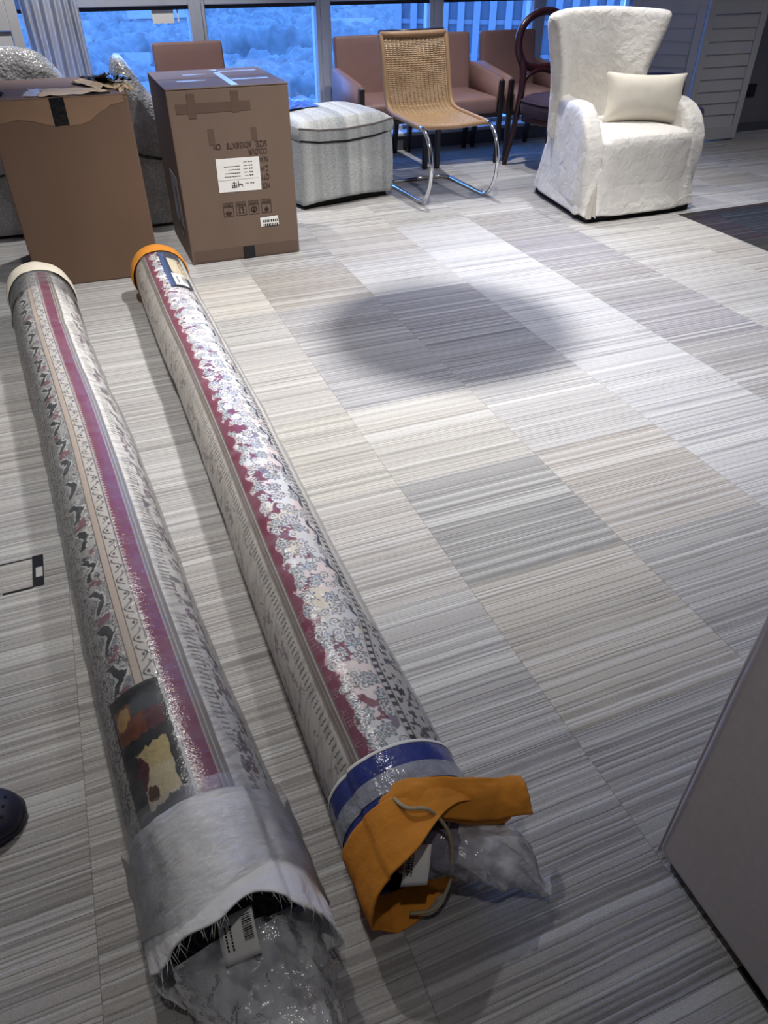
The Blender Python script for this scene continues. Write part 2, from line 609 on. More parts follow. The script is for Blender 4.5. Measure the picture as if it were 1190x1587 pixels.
def tile(xa, xb, ya, yb, col, m, cache={}):
    g = 0.0002
    key = (round(xb - xa, 3), round(yb - ya, 3), m.name)
    cx, cy = (xa + xb) / 2, (ya + yb) / 2
    if key not in cache:
        hx, hy = (xb - xa) / 2 - g, (yb - ya) / 2 - g
        cache[key] = box('carpet_tile', -hx, hx, -hy, hy, -0.006, 0.0, m, floor, 0.0006, 1, loc=(cx, cy, 0))
        o = cache[key]
    else:
        o = again(cache[key], 'carpet_tile', floor, (cx, cy, 0))
    o.color = (*col, 1)
    return o
DX, DY = 3.41, 3.655
for i in range(-4, 13):
    for j in range(-4, 10):
        xa, xb = X0 + i * TX, X0 + (i + 1) * TX
        ya, yb = Y0 + j * TY, min(Y0 + (j + 1) * TY, 5.918)
        if ya > 5.9:
            continue
        if xa > 4.9:
            yb = min(yb, 5.478)
            if ya > 5.46:
                continue
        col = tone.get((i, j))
        if col is None:
            k = random.choice((0.88, 0.94, 0.98, 1.0, 1.04, 1.08))
            w = random.choice((0, 0, 0.01, 0.03))
            col = (GREY[0] * k * (1 + w), GREY[1] * k, GREY[2] * k * (1 - w))
        dcol = tuple(c * random.uniform(0.85, 1.2) for c in (0.040, 0.041, 0.046))
        xs = [xa] + ([DX] if xa < DX - 0.02 and xb > DX + 0.02 else []) + [xb]
        ys = [ya] + ([DY] if ya < DY - 0.02 and yb > DY + 0.02 else []) + [yb]
        for p in range(len(xs) - 1):
            for q in range(len(ys) - 1):
                mx, my = (xs[p] + xs[p + 1]) / 2, (ys[q] + ys[q + 1]) / 2
                dk = (mx > DX and my < DY) or (0.6 < mx and my < 0.2)
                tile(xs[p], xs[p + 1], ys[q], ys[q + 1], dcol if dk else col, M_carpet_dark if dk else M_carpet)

struct(box('ceiling', -2.4, 8.2, -2.6, 6.3, 2.75, 2.9, M_ceil))
struct(box('wall_left', -2.5, -2.4, -2.6, 6.3, -0.1, 2.75, M_paint))
struct(box('wall_right', 8.2, 8.3, -2.6, 6.3, -0.1, 2.75, M_paint))
struct(box('wall_front', -2.5, 8.3, -2.7, -2.6, -0.1, 2.75, M_paint))
# the solid wall to the right of the window and its return
struct(box('wall_back', 5.12, 8.2, 5.48, 6.3, -0.006, 2.75, M_paint))
struct(box('baseboard_back', 5.30, 8.2, 5.468, 5.48, 0.0, 0.07, M_plinth))
struct(box('wall_corner', -2.4, -0.85, 6.0, 6.3, -0.006, 2.75, M_paint))
# window plinth, sill, head
struct(box('trim_1', -0.85, 5.12, 5.92, 6.22, -0.006, 0.10, M_plinth, bev=0.004))
struct(box('trim_2', -0.85, 5.12, 5.905, 6.22, 0.10, 0.125, M_sill, bev=0.004))
struct(box('trim_3', -0.85, 5.12, 6.05, 6.22, 2.45, 2.75, M_alu))
mull = [(-0.85, -0.76)] + [(0.075 + 0.9075 * k, 0.185 + 0.9075 * k) for k in range(6)]
mull[-1] = (4.6125, 4.7225)
nt = 4
for a, b in mull + [(5.02, 5.12)]:
    t = struct(box('trim_%d' % nt, a, b, 6.07, 6.20, 0.125, 2.45, M_alu, bev=0.006))
    box('cover_strip', a + 0.03, b - 0.03, 6.06, 6.07, 0.125, 2.45, M_alu, t)
    nt += 1
edges = [m for m in mull] + [(5.02, 5.12)]
for k in range(len(edges) - 1):
    xa, xb = edges[k][1], edges[k + 1][0]
    w = bpy.data.objects.new('window_%d' % (k + 1), None)
    link(w)
    w['kind'] = 'structure'
    w.location = (xa, 6.13, 0)
    L = xb - xa
    box('transom', 0, L, -0.05, 0.05, 0.985, 1.10, M_alu, w, 0.004)
    box('gasket', 0, L, -0.03, 0.03, 0.962, 0.985, M_gasket, w)
    box('bottom_rail', 0, L, -0.05, 0.05, 0.125, 0.150, M_sill, w, 0.004)
    box('pane', 0.001, L - 0.001, -0.006, 0.006, 0.150, 0.962, M_glass, w)
    box('pane', 0.001, L - 0.001, -0.006, 0.006, 1.10, 2.45, M_glass, w)

# ================================================================== OUTSIDE, far below
M_ground = mat('dusk_ground', (0.09, 0.10, 0.10), 0.9, 0.25, 0.02)
M_tree = mat('dusk_foliage', (0.115, 0.130, 0.128), 0.95, 0.45, 0.12)
M_house = mat('pale_house_wall', (0.20, 0.21, 0.21), 0.8, 0.1, 0.3)
M_roof = mat('grey_house_roof', (0.16, 0.165, 0.17), 0.8, 0.1, 0.3)
M_win = mat('dark_house_window', (0.05, 0.06, 0.08), 0.2)
M_tower = mat('tower_glass', (0.05, 0.06, 0.078), 0.4, 0.2, 0.1)
M_fin = mat('tower_pale_fin', (0.13, 0.145, 0.165), 0.5, 0.06, 0.2)
GZ = -46.0
struct(mobj('ground_outside', [(-500, 20, GZ), (1500, 20, GZ), (1500, 1600, GZ), (-500, 1600, GZ)], [(0, 1, 2, 3)], M_ground))
hspots = [(8, 395, 22, 12, 9, 0.2), (30, 330, 14, 10, 8, -0.3), (52, 300, 16, 11, 7, 0.5), (24, 262, 13, 9, 7, 0.1), (150, 420, 26, 13, 10, -0.2),
          (112, 250, 12, 9, 6, 0.4), (205, 390, 18, 12, 8, 0.3), (60, 480, 30, 14, 12, 0.0), (140, 310, 12, 10, 7, 0.6)]
hl = ['long pale house with grey roof among trees, far behind the curtain edge', 'small pale house in the trees beyond the left window', 'mid-sized pale house below the paper note in the left window',
      'lowest small house seen through the left window', 'longest pale block seen through the window above the taller box', 'small house low in the window above the taller box',
      'pale house in the trees right of the second window', 'farthest wide pale block near the left transom', 'small tilted house in trees behind the rattan chair']
for (x, y, w, d, h, rz), lb in zip(hspots, hl):
    t = thing('distant_house', lb, 'house', (x, y, GZ), rz, 'houses far below among the trees')
    h2 = h + 4
    box('wall', -w / 2, w / 2, -d / 2, d / 2, 0, h2, M_house, t)
    mobj('roof', [(-w / 2 - .6, -d / 2 - .6, h2), (w / 2 + .6, -d / 2 - .6, h2), (w / 2 + .6, d / 2 + .6, h2), (-w / 2 - .6, d / 2 + .6, h2), (-w / 2, 0, h2 + 3.2), (w / 2, 0, h2 + 3.2)],
         [(0, 1, 5, 4), (2, 3, 4, 5), (0, 4, 3), (1, 2, 5), (3, 2, 1, 0)], M_roof, t)
    nw = int(w // 4)
    wsrc = None
    for q in range(nw):
        lx = -w / 2 + (q + 0.5) * w / nw
        if wsrc is None:
            wsrc = box('window', -0.8, 0.8, -0.12, 0.06, -1.0, 1.0, M_win, t, loc=(lx, -d / 2, h2 - 3))
        else:
            again(wsrc, 'window', t, (lx, -d / 2, h2 - 3))
# tree canopy, one object: a hazy mass of crowns nobody could count
nd, na = 560, 620
dd = 105 * (8.6 ** np.linspace(0, 1, nd))[:, None]
aa = np.radians(np.linspace(-9, 54, na))[None, :]
gx, gy = dd * np.sin(aa), dd * np.cos(aa)
def billow(x, y):
    return 1 - np.abs(2 * vn(x, y) - 1)
wx_, wy_ = 5 * fbm(gx / 14, gy / 14), 5 * fbm(gx / 14 + 20, gy / 14 + 9)
hgt = 9 * np.sqrt(billow((gx + wx_) / 13, (gy + wy_) / 13)) + 4.5 * np.sqrt(billow((gx + wy_) / 5.2 + 7, (gy + wx_) / 5.2)) + 3.0 * vn(gx / 1.9, gy / 1.9) + 5 * fbm(gx / 60, gy / 60)
for hx, hy, hw, *_ in hspots:
    near_ = np.exp(-(((gx - hx) / (hw * 0.75)) ** 4 + ((gy - hy + 3) / 16) ** 4))
    hgt = hgt * (1 - near_)
clear = ss(0.66, 0.74, vn(gx / 45 + 3, gy / 30 + 5))
hgt = hgt * (1 - 0.8 * clear)
pv = np.stack([gx, gy, GZ + 0.3 + hgt], -1).reshape(-1, 3)
ix = np.arange(nd * na).reshape(nd, na)
pf = np.concatenate([np.stack([ix[:-1, :-1], ix[:-1, 1:], ix[1:, 1:]], -1).reshape(-1, 3), np.stack([ix[:-1, :-1], ix[1:, 1:], ix[1:, :-1]], -1).reshape(-1, 3)])
me = bpy.data.meshes.new('tree_canopy')
me.vertices.add(len(pv))
me.vertices.foreach_set('co', pv.ravel())
me.loops.add(pf.size)
me.loops.foreach_set('vertex_index', pf.ravel().astype(np.int32))
me.polygons.add(len(pf))
me.polygons.foreach_set('loop_start', np.arange(0, pf.size, 3, dtype=np.int32))
me.polygons.foreach_set('use_smooth', np.ones(len(pf), bool))
me.update(calc_edges=True)
me.materials.append(M_tree)
tc = link(bpy.data.objects.new('tree_canopy', me))
tag(tc, 'blue dusk treetops far below, seen through the windows', 'trees')
tc['kind'] = 'stuff'
# finned tower to the right
tw = thing('office_tower', 'blue tower with pale vertical fins seen through the window behind the rightmost brown armchair', 'building', (62, 92, GZ), R(-32))
box('tower_body', -22, 22, 0, 20, 0, 90, M_tower, tw)
fin = None
for k in range(23):
    x = -22 + k * 2
    if fin is None:
        fin = box('fin', -0.42, 0.42, -0.9, 0, 0, 90, M_fin, tw, loc=(x, 0, 0))
    else:
        again(fin, 'fin', tw, (x, 0, 0))
for k in range(5):
    box('floor_band', -22, 22, -0.35, 0, 32 + k * 3.6, 32.5 + k * 3.6, M_fin, tw)

# ================================================================== ROLLED RUGS
def colmix(base, col, f):
    f = np.clip(f, 0, 1)[..., None]
    return base * (1 - f) + np.array(col) * f

def cells(s, a, size, seed=0):
    """nearest jittered flower centre: distance, angle, id"""
    u, v = s / size, a / size
    ui, vi = np.floor(u).astype(int), np.floor(v).astype(int)
    best = np.full(u.shape, 9.0)
    ang = np.zeros(u.shape)
    idn = np.zeros(u.shape)
    for di in (-1, 0, 1):
        for dj in (-1, 0, 1):
            ci, cj = ui + di, vi + dj
            jx = _perm[(ci * 7 + seed) % 64, (cj * 13 + 3) % 64] * 0.6 + 0.2
            jy = _perm[(ci * 11 + 5) % 64, (cj * 5 + seed) % 64] * 0.6 + 0.2
            dx, dy = u - (ci + jx), v - (cj + jy)
            d = np.hypot(dx, dy)
            m = d < best
            best = np.where(m, d, best)
            ang = np.where(m, np.arctan2(dy, dx), ang)
            idn = np.where(m, _perm[ci % 64, (cj * 3 + 9) % 64], idn)
    return best * size, ang, idn

def rug_mesh(name, parent, R0, L, axis, phi, ns, colfn, radfn, m):
    s = np.linspace(0, L, ns)
    SS, PH = np.meshgrid(s, phi, indexing='ij')
    rad = radfn(SS, PH)
    cx, cy = axis(SS)
    X = cx + rad * np.sin(PH)
    Z = np.maximum(R0 + rad * np.cos(PH) - 0.004, 0.002)
    co = np.stack([X, cy, Z], -1).reshape(-1, 3)
    nph = len(phi)
    idx = np.arange(ns * nph).reshape(ns, nph)
    a = idx[:-1, :]
    b = idx[1:, :]
    an = np.roll(a, -1, 1)
    bn = np.roll(b, -1, 1)
    q = np.stack([a, b, bn, an], -1).reshape(-1, 4)
    me = bpy.data.meshes.new(name)
    me.vertices.add(len(co))
    me.vertices.foreach_set('co', co.ravel())
    me.loops.add(q.size)
    me.loops.foreach_set('vertex_index', q.ravel().astype(np.int32))
    me.polygons.add(len(q))
    me.polygons.foreach_set('loop_start', np.arange(0, q.size, 4, dtype=np.int32))
    me.polygons.foreach_set('use_smooth', np.ones(len(q), bool))
    me.update(calc_edges=True)
    col = np.ones((ns * nph, 4), np.float32)
    col[:, :3] = colfn(SS, PH).reshape(-1, 3)
    at = me.color_attributes.new('Col', 'FLOAT_COLOR', 'POINT')
    at.data.foreach_set('color', col.ravel())
    me.materials.append(m)
    return link(bpy.data.objects.new(name, me), parent)

def phi_grid(lo, hi, step):
    fine = np.arange(R(lo), R(hi), step)
    rest = np.linspace(R(hi), R(lo) + 2 * math.pi, 22)[:-1]
    return np.concatenate([fine, rest])

DEG = math.pi / 180
WHITE = s2l(244, 241, 236)
def band(p, lo, hi, soft=0.35):
    return ss(lo - soft, lo + soft, p) * (1 - ss(hi - soft, hi + soft, p))

# ---- rug one: pale runner edge with charcoal leaf border
def rug1_col(s, ph):
    p = ph / DEG
    a = ph * 0.122
    out = np.ones(s.shape + (3,)) * np.array(s2l(198, 194, 188))
    # outer speckled guard
    sp = vn(s * 260, a * 260)
    g = p < -47
    out = np.where(g[..., None], colmix(out, s2l(92, 90, 88), (sp > 0.55) * 0.85), out)
    lines = np.abs(((a * 1000) % 9) - 4.5) < 0.7
    out = np.where((g & lines)[..., None], np.array(s2l(214, 210, 204)), out)
    # leaf border
    lb = (p >= -47) & (p < -21)
    u = (p + 34) / 13.0
    per = 0.112
    v = (s / per) % 1.0
    wx = fbm(s * 55, a * 55) - 0.5
    wy = fbm(s * 55 + 31, a * 55 + 7) - 0.5
    base = np.ones(s.shape + (3,)) * np.array(s2l(196, 195, 192))
    n1 = fbm(s * 48 + wx * 2, a * 48 + wy * 2, 2)
    base = colmix(base, s2l(150, 154, 156), (n1 > 0.60) * 0.9)
    rose = (np.abs(v - 0.80) < 0.15) & (np.abs(u + 0.1) < 0.72)
    base = colmix(base, s2l(150, 92, 104), rose * (n1 > 0.47) * 0.85)
    base = colmix(base, s2l(72, 70, 76), (np.abs(n1 - 0.46) < 0.028) * 0.85)
    base = colmix(base, s2l(232, 229, 224), (np.abs(n1 - 0.535) < 0.026) * 0.95)
    n3 = fbm(s * 75 + 5, a * 75 + 2, 2)
    base = colmix(base, s2l(92, 90, 94), (np.abs(n3 - 0.5) < 0.022) * 0.6)
    c1 = np.abs((u + 0.10 - 2.6 * (v - 0.17)) + 0.7 * wx)
    k1 = (v > 0.00) & (v < 0.34)
    c2 = np.abs((u + 0.02 + 2.4 * (v - 0.46)) + 0.7 * wx)
    k2 = (v > 0.28) & (v < 0.66)
    lw_ = 0.33 + 0.5 * wy
    leaf = ((c1 < lw_) & k1 | (c2 < lw_) & k2) & (np.abs(u) < 0.90)
    halo = ((c1 < lw_ + 0.20) & k1 | (c2 < lw_ + 0.20) & k2) & (np.abs(u) < 0.97) & ~leaf
    base = colmix(base, s2l(230, 227, 222), halo * 0.9)
    base = colmix(base, np.array(s2l(54, 60, 62)), leaf * 0.96)
    base = colmix(base, s2l(96, 102, 104), (leaf & (n3 > 0.62)) * 0.7)
    out = np.where(lb[..., None], base, out)
    # plain beige stripe with dark lines
    out = colmix(out, s2l(204, 188, 174), band(p, -20.5, -14))
    out = colmix(out, s2l(96, 88, 84), band(p, -21.6, -20.4, 0.2))
    out = colmix(out, s2l(96, 88, 84), band(p, -14.2, -13.2, 0.2))
    # scroll guard
    sg = band(p, -13.2, -0.5)
    uu = (p + 7.2) / 6.0
    ph2 = s / 0.046 * 2 * math.pi
    out = colmix(out, s2l(206, 201, 194), sg)
    curl = np.abs(uu * 0.9 - 0.62 * np.cos(ph2) * np.sign(np.sin(ph2 * 0.5 + 0.4))) < 0.15
    out = colmix(out, s2l(80, 76, 76), sg * (curl & (np.abs(uu) < 0.85)) * 0.9)
    dot = np.hypot(((s / 0.046) % 1 - 0.5) * 2.6, uu - 0.1) < 0.26
    out = colmix(out, s2l(92, 80, 80), sg * dot)
    out = colmix(out, s2l(80, 74, 78), band(p, -1.2, 0.0, 0.2))
    # burgundy with teeth
    tooth = np.abs((s / 0.0125) % 1 - 0.5) * 2
    bg_ = (p > 1.0) & (p < 18)
    out = np.where(bg_[..., None], np.array(s2l(126, 62, 86)) * (0.85 + 0.3 * fbm(s * 14, a * 14))[..., None], out)
    out = colmix(out, s2l(196, 186, 182), ((p > 0) & (p < 1 + 4.0 * np.clip(tooth - 0.25, 0, 1))) * 0.95)
    # brown and beige side cords
    for lo, hi, c in ((18, 19.4, s2l(178, 168, 158)), (19.4, 22.4, s2l(128, 118, 112)), (22.4, 23.2, s2l(206, 200, 190)), (23.2, 26.4, s2l(134, 126, 118)), (26.4, 28.0, s2l(190, 184, 174))):
        out = colmix(out, c, band(p, lo, hi, 0.2))
    # pale reverse side with fringe marks and blotches
    wv = p > 28
    f1 = fbm(s * 26, a * 40)
    wcol = np.ones(s.shape + (3,)) * np.array(WHITE)
    wcol = colmix(wcol, s2l(182, 178, 174), (fbm(s * 160 + a * 60, a * 30) > 0.58) * 0.55)
    dash = (np.abs((s / 0.0125 + 0.8 * wx) % 1 - 0.5) < 0.17) & (np.abs(p - 41 - 5 * wx) < 6.0) & (vn(s * 9, a * 3) > 0.30)
    wcol = colmix(wcol, s2l(112, 108, 108), dash * 0.75)
    blot = (np.abs(p - 60) < 15) & (f1 > 0.57) & (fbm(s * 130, a * 130) > 0.42)
    wcol = colmix(wcol, s2l(118, 84, 104), blot * 0.8)
    blot2 = (np.abs(p - 64) < 20) & (fbm(s * 40 + 9, a * 60) > 0.62)
    wcol = colmix(wcol, s2l(96, 96, 108), blot2 * 0.7)
    return np.where(wv[..., None], wcol, out)

R1 = 0.124
def ax1(s):
    y = 3.40 - s
    t = (4.1 - y) / 3.8
    return -0.312 + 0.300 * t + 0.004 * np.sin(y * 4.0), y
def rad1(s, ph):
    p = ph / DEG
    r = R1 + 0.009 * (fbm(s * 2.2, np.cos(ph) * 1.2 + 3) - 0.5) + 0.004 * (fbm(s * 9, ph * 2.0) - 0.5)
    r = r - 0.0045 * ss(27.5, 29.0, p) * (1 - ss(120, 150, p))
    r = r + 0.0012 * (np.abs(p - 20.9) < 1.6) + 0.0012 * (np.abs(p - 24.8) < 1.6)
    bite = np.exp(-((s - 0.62) / 0.05) ** 2) + 0.7 * np.exp(-((s - 1.02) / 0.06) ** 2)
    return r - 0.006 * bite * (0.5 + 0.5 * np.cos(ph - 0.6))
rug1 = thing('rolled_rug', 'left rolled rug in clear film, white cloth open end, dark picture card', 'rug', (0, 0, 0))
rug_mesh('rug_roll', rug1, R1, 2.86, ax1, phi_grid(-92, 100, 0.0165), 1350, rug1_col, rad1, M_rugpile)

def sleeve(name, parent, ax, R0, y0, y1fn, m, extra=0.006, amp=0.006, nu=30, nv=110, solid=0.003, wr=(22, 5), sub=0):
    yo = 3.40 if ax is ax1 else 3.50
    rf = rad1 if ax is ax1 else rad2
    v = np.arange(nv) / nv * 2 * math.pi - math.pi
    y1 = np.array([y1fn(q) for q in v])
    u = np.linspace(0, 1, nu)[:, None]
    yy = y0 + (y1[None, :] - y0) * u
    ph = np.broadcast_to(v[None, :], yy.shape)
    cx, _ = ax(yo - yy)
    r = np.maximum.reduce([rf(yo - yy, ph + q) for q in (-0.08, 0.0, 0.08)])
    r = r + extra + 0.5 * amp * (fbm(yy * wr[0] + 40, np.cos(ph) * wr[1] + 20) + fbm(yy * 8 + 3, np.sin(ph) * 3 + 30) - 0.8)
    co = np.stack([cx + r * np.sin(ph), yy, np.maximum(R0 + r * np.cos(ph) - 0.004, 0.003)], -1).reshape(-1, 3)
    o = mobj(name, co.tolist(), grid_faces(nu, nv, False, True), m, parent, True)
    o.data.flip_normals()
    if solid:
        md = o.modifiers.new('solid', 'SOLIDIFY')
        md.thickness = solid
        md.offset = 1
    return o

# far end: cream cloth cap
def cap(name, parent, ax, yo, R0, yfar, m, depth=0.10):
    def fn(u, v):
        ph = v * 2 * math.pi
        if u < 0.55:
            t = u / 0.55
            yy, rr = yfar - depth * (1 - t) * (1 + 0.25 * (float(fbm(ph * 1.3 + 3, 2.0)) - 0.5)), R0 + 0.0095 + 0.004 * math.sin(t * 3)
        else:
            t = (u - 0.55) / 0.45
            yy, rr = yfar + 0.028 * math.sin(t * math.pi / 2), (R0 + 0.0095) * math.cos(t * math.pi / 2) ** 0.6 + 0.001
        cx, _ = ax(yo - yy)
        w = 1 + 0.035 * (float(fbm(math.cos(ph) * 3 + 9, math.sin(ph) * 3 + u * 2)) - 0.5)
        yy += 0.008 * (float(fbm(math.cos(ph) * 4 + 5, math.sin(ph) * 4 + 5)) - 0.5)
        return (float(cx) + rr * w * math.sin(ph), yy, max(R0 + rr * w * math.cos(ph) - 0.004, 0.002))
    return surf(name, 26, 72, fn, m, parent, cv=True, solid=0.002)
cap('end_cap', rug1, ax1, 3.40, R1, 3.405, M_cream)['label'] = 'cream cloth cap over the far end'
sleeve('plastic_wrap', rug1, ax1, R1, 3.385, lambda ph: 0.56, M_film, 0.0058, 0.006, 240, 60, 0, (16, 3))['label'] = 'clear stretch film around the roll'
sleeve('film_band', rug1, ax1, R1, 3.330, lambda ph: 3.12 + 0.03 * math.sin(ph * 2 + 1), M_filmshiny, 0.008, 0.006, 40, 70, 0, (60, 3))['label'] = 'crinkled shiny film near the capped end'
def mouth1(ph):
    return 0.480 + 0.022 * math.sin(ph * 1.0 + 2.2) + 0.012 * math.sin(ph * 3 + 0.6) + 0.006 * math.sin(ph * 7.0)
sl = sleeve('cloth_sleeve', rug1, ax1, R1, 0.690, mouth1, M_sleeve, 0.007, 0.022, 60, 150, 0.003, (20, 5))
sl['label'] = 'white cloth sleeve over the open end'
sleeve('film_band', rug1, ax1, R1, 0.715, lambda ph: 0.535 + 0.02 * math.sin(3 * ph), M_filmshiny, 0.0165, 0.014, 60, 120, 0, (34, 5))
# frayed threads along the mouth and at the sleeve's back edge
tv, tf = [], []
for k in range(150):
    ph = random.uniform(-math.pi, math.pi)
    y1 = mouth1(ph)
    cx, _ = ax1(3.40 - y1)
    r = R1 + 0.010
    b = Vector((float(cx) + r * math.sin(ph), y1 + 0.004, max(R1 + r * math.cos(ph) - 0.004, 0.004)))
    L_ = random.uniform(0.008, 0.030)
    d = Vector((random.uniform(-.7, .7), -1.0, random.uniform(-.9, .1))).normalized() * L_
    w = Vector((0.0006, 0, 0.0004))
    if b.z + d.z < 0.003:
        d.z = 0.003 - b.z
    i = len(tv)
    tv += [b - w, b + w, b + d]
    tf.append((i, i + 1, i + 2))
mobj('frayed_threads', tv, tf, M_thread, rug1)
# end of the roll seen inside the mouth, with the rolled layers
def disc(name, parent, cx, y, cz, r, m, rings=7):
    def fn(u, v):
        ph = v * 2 * math.pi
        rr = max(r * u, 0.0005)
        return (cx + rr * math.sin(ph), y + 0.006 * math.sin(u * rings * 2 * math.pi + ph), cz + rr * math.cos(ph))
    return surf(name, 60, 48, fn, m, parent, cv=True)
disc('roll_end', rug1, -0.028, 0.545, R1 - 0.004, R1 - 0.003, M_rollend)['label'] = 'dark navy backing at the end of the roll'

def barcode_tag(parent, corners, bars_at=(0.62, 0.92), vert=True, lines=3):
    """white paper tag through four corner points (u right, v down) with printed bars"""
    c00, c10, c11, c01 = [Vector(c) for c in corners]
    def P(u, v, lift=0.0):
        a = c00.lerp(c10, u)
        b = c01.lerp(c11, u)
        n = (c10 - c00).cross(c01 - c00).normalized()
        if n.z < 0:
            n = -n
        return a.lerp(b, v) + n * (0.004 * math.sin(v * 3.1) + lift)
    t = surf('paper_tag', 8, 8, lambda u, v: P(u, v), M_label, parent, solid=0.0006)
    t['label'] = 'white paper tag with a barcode'
    vs, fs = [], []
    def q(u0, u1, v0, v1):
        i = len(vs)
        vs.extend([P(u0, v0, .0012), P(u1, v0, .0012), P(u1, v1, .0012), P(u0, v1, .0012)])
        fs.append((i, i + 1, i + 2, i + 3))
    v = 0.10
    while v < 0.66:
        w = random.choice((0.012, 0.02, 0.03))
        q(bars_at[0], bars_at[1], v, v + w)
        v += w + random.choice((0.012, 0.018, 0.026))
    mobj('barcode', vs, fs, M_inkblack, t)
    vs, fs = [], []
    for k in range(lines):
        u0 = 0.16 + k * 0.14
        v = 0.2
        while v < 0.72:
            w = random.uniform(0.02, 0.07)
            q(u0, u0 + 0.05, v, v + w)
            v += w + 0.02
    mobj('small_print', vs, fs, M_inkblack, t)
    return t
barcode_tag(rug1, [(-0.058, 0.530, 0.172), (-0.004, 0.527, 0.186), (-0.006, 0.472, 0.150), (-0.060, 0.478, 0.135)], (0.66, 0.92), lines=2)

def crumple(name, parent, pts, rads, m, seed, amp=0.35, nv=44, nu=46, flat=0.7, minz=0.003):
    P = crom(pts, 12)
    k = len(P)
    def fn(u, v):
        i = min(int(u * (k - 1)), k - 2)
        f = u * (k - 1) - i
        c = P[i].lerp(P[i + 1], f)
        t = (P[i + 1] - P[i]).normalized()
        sd = t.cross(Vector((0, 0, 1))).normalized()
        up = sd.cross(t)
        x = u * (len(rads) - 1)
        j = min(int(x), len(rads) - 2)
        r = rads[j] + (rads[j + 1] - rads[j]) * (x - j)
        an = v * 2 * math.pi
        ns_ = float(fbm(math.cos(an) * 2.2 + seed, math.sin(an) * 2.2 + u * 5 + seed)) - 0.5
        ns2 = abs(float(fbm(math.cos(an) * 5 + seed * 3, math.sin(an) * 5 + u * 10)) - 0.5)
        r *= 1 + amp * (2.0 * ns_ + 1.2 * ns2)
        q = c + sd * (math.cos(an) * r) + up * (math.sin(an) * r * flat)
        q.z = max(q.z, minz + 0.002 * ns2)
        return q
    return surf(name, nu, nv, fn, m, parent, cv=True)
crumple('plastic_tail', rug1, [(-0.045, 0.53, 0.085), (-0.035, 0.46, 0.07), (-0.015, 0.38, 0.06), (0.0, 0.28, 0.05)], [0.088, 0.075, 0.062, 0.075, 0.05], M_filmmilky, 3.3)['label'] = 'crumpled milky plastic spilling from the end'
crumple('plastic_tail', rug1, [(0.012, 0.52, 0.10), (0.025, 0.45, 0.085), (0.035, 0.39, 0.065), (0.030, 0.31, 0.05)], [0.07, 0.052, 0.048, 0.05, 0.03], M_filmmilky, 8.1, 0.4)

# picture card under the film, curved to the roll
def card_patch(name, parent, ax, yo, R0, p0, p1, ya, yb, lift, colfn, nu=170, nv=90, label=None):
    vs, cl = [], []
    for i in range(nu):
        for j in range(nv):
            u, v = i / (nu - 1), j / (nv - 1)
            y = ya + (yb - ya) * u
            ph = R(p0 + (p1 - p0) * v)
            r = R0 + lift
            cx, _ = ax(yo - y)
            vs.append((float(cx) + r * math.sin(ph), y, R0 + r * math.cos(ph) - 0.004))
            cl.append((*colfn(u, v), 1.0))
    o = mobj(name, vs, grid_faces(nu, nv), M_print, parent, True)
    at = o.data.color_attributes.new('Col', 'FLOAT_COLOR', 'POINT')
    at.data.foreach_set('color', np.array(cl, np.float32).ravel())
    if label:
        o['label'] = label
    return o
def card1(u, v):
    u = u + 0.05 * (float(fbm(u * 14 + 2, v * 14)) - 0.5)
    v = v + 0.09 * (float(fbm(u * 14 + 9, v * 14 + 5)) - 0.5)
    n = float(fbm(u * 9, v * 9))
    n2 = 0.15 + 0.7 * float(fbm(u * 34 + 4, v * 26, 4))
    dark = np.array(s2l(44, 46, 48)) * (0.7 + 0.6 * n2)
    c = dark
    if 0.10 < u < 0.36 and 0.05 < v < 0.92 + 0.1 * (n - .5):
        c = np.array(s2l(124, 72, 50)) * (0.5 + n2) if v < 0.62 else np.array(s2l(96, 58, 62)) * (0.5 + n2)
        if np.hypot((u - 0.18) * 2.2, v - 0.22) < 0.12 + 0.08 * n:
            c = np.array(s2l(196, 156, 92)) * (0.6 + 0.7 * n2)
        if u < 0.20 and v > 0.40:
            c = np.array(s2l(64, 70, 72))
    if 0.42 + 0.08 * (1 - v) < u < 0.88 - 0.10 * v and 0.14 < v < 0.84:
        c = np.array(s2l(198, 180, 132)) * (0.75 + 0.4 * n2)
        if n2 < 0.30:
            c = c * 0.72
        if u > 0.60:
            c = c * 0.6 + np.array(s2l(206, 202, 184)) * 0.4
    if np.hypot((u - 0.60) * 1.5, v - 0.26) < 0.17 + 0.10 * (n - .5):
        c = np.array(s2l(92, 42, 50)) * (0.4 + n2)
    if np.hypot((u - 0.53) * 2.2, v - 0.20) < 0.12:
        c = np.array(s2l(48, 40, 42)) * (0.5 + n2)
    if u > 0.62 and v < 0.24 + 0.1 * n:
        c = np.array(s2l(56, 56, 58)) * (0.6 + n2)
    if np.hypot((u - 0.76) * 2.0, v - 0.40) < 0.075 + 0.04 * n:
        c = np.array(s2l(84, 54, 40)) * (0.6 + n2)
    if 0.90 < u < 0.96 and 0.66 < v < 0.84:
        c = np.array(s2l(214, 180, 150)) if n2 < 0.62 else np.array(s2l(130, 50, 46))
    return tuple(c)
card_patch('picture_card', rug1, ax1, 3.40, R1, -50, -1.5, 0.962, 0.660, 0.0062, card1, label='dark printed picture card under the film')
card_patch('card_edge', rug1, ax1, 3.40, R1, -2.2, -0.2, 0.962, 0.660, 0.0076, lambda u, v: s2l(176, 174, 176), 40, 3)

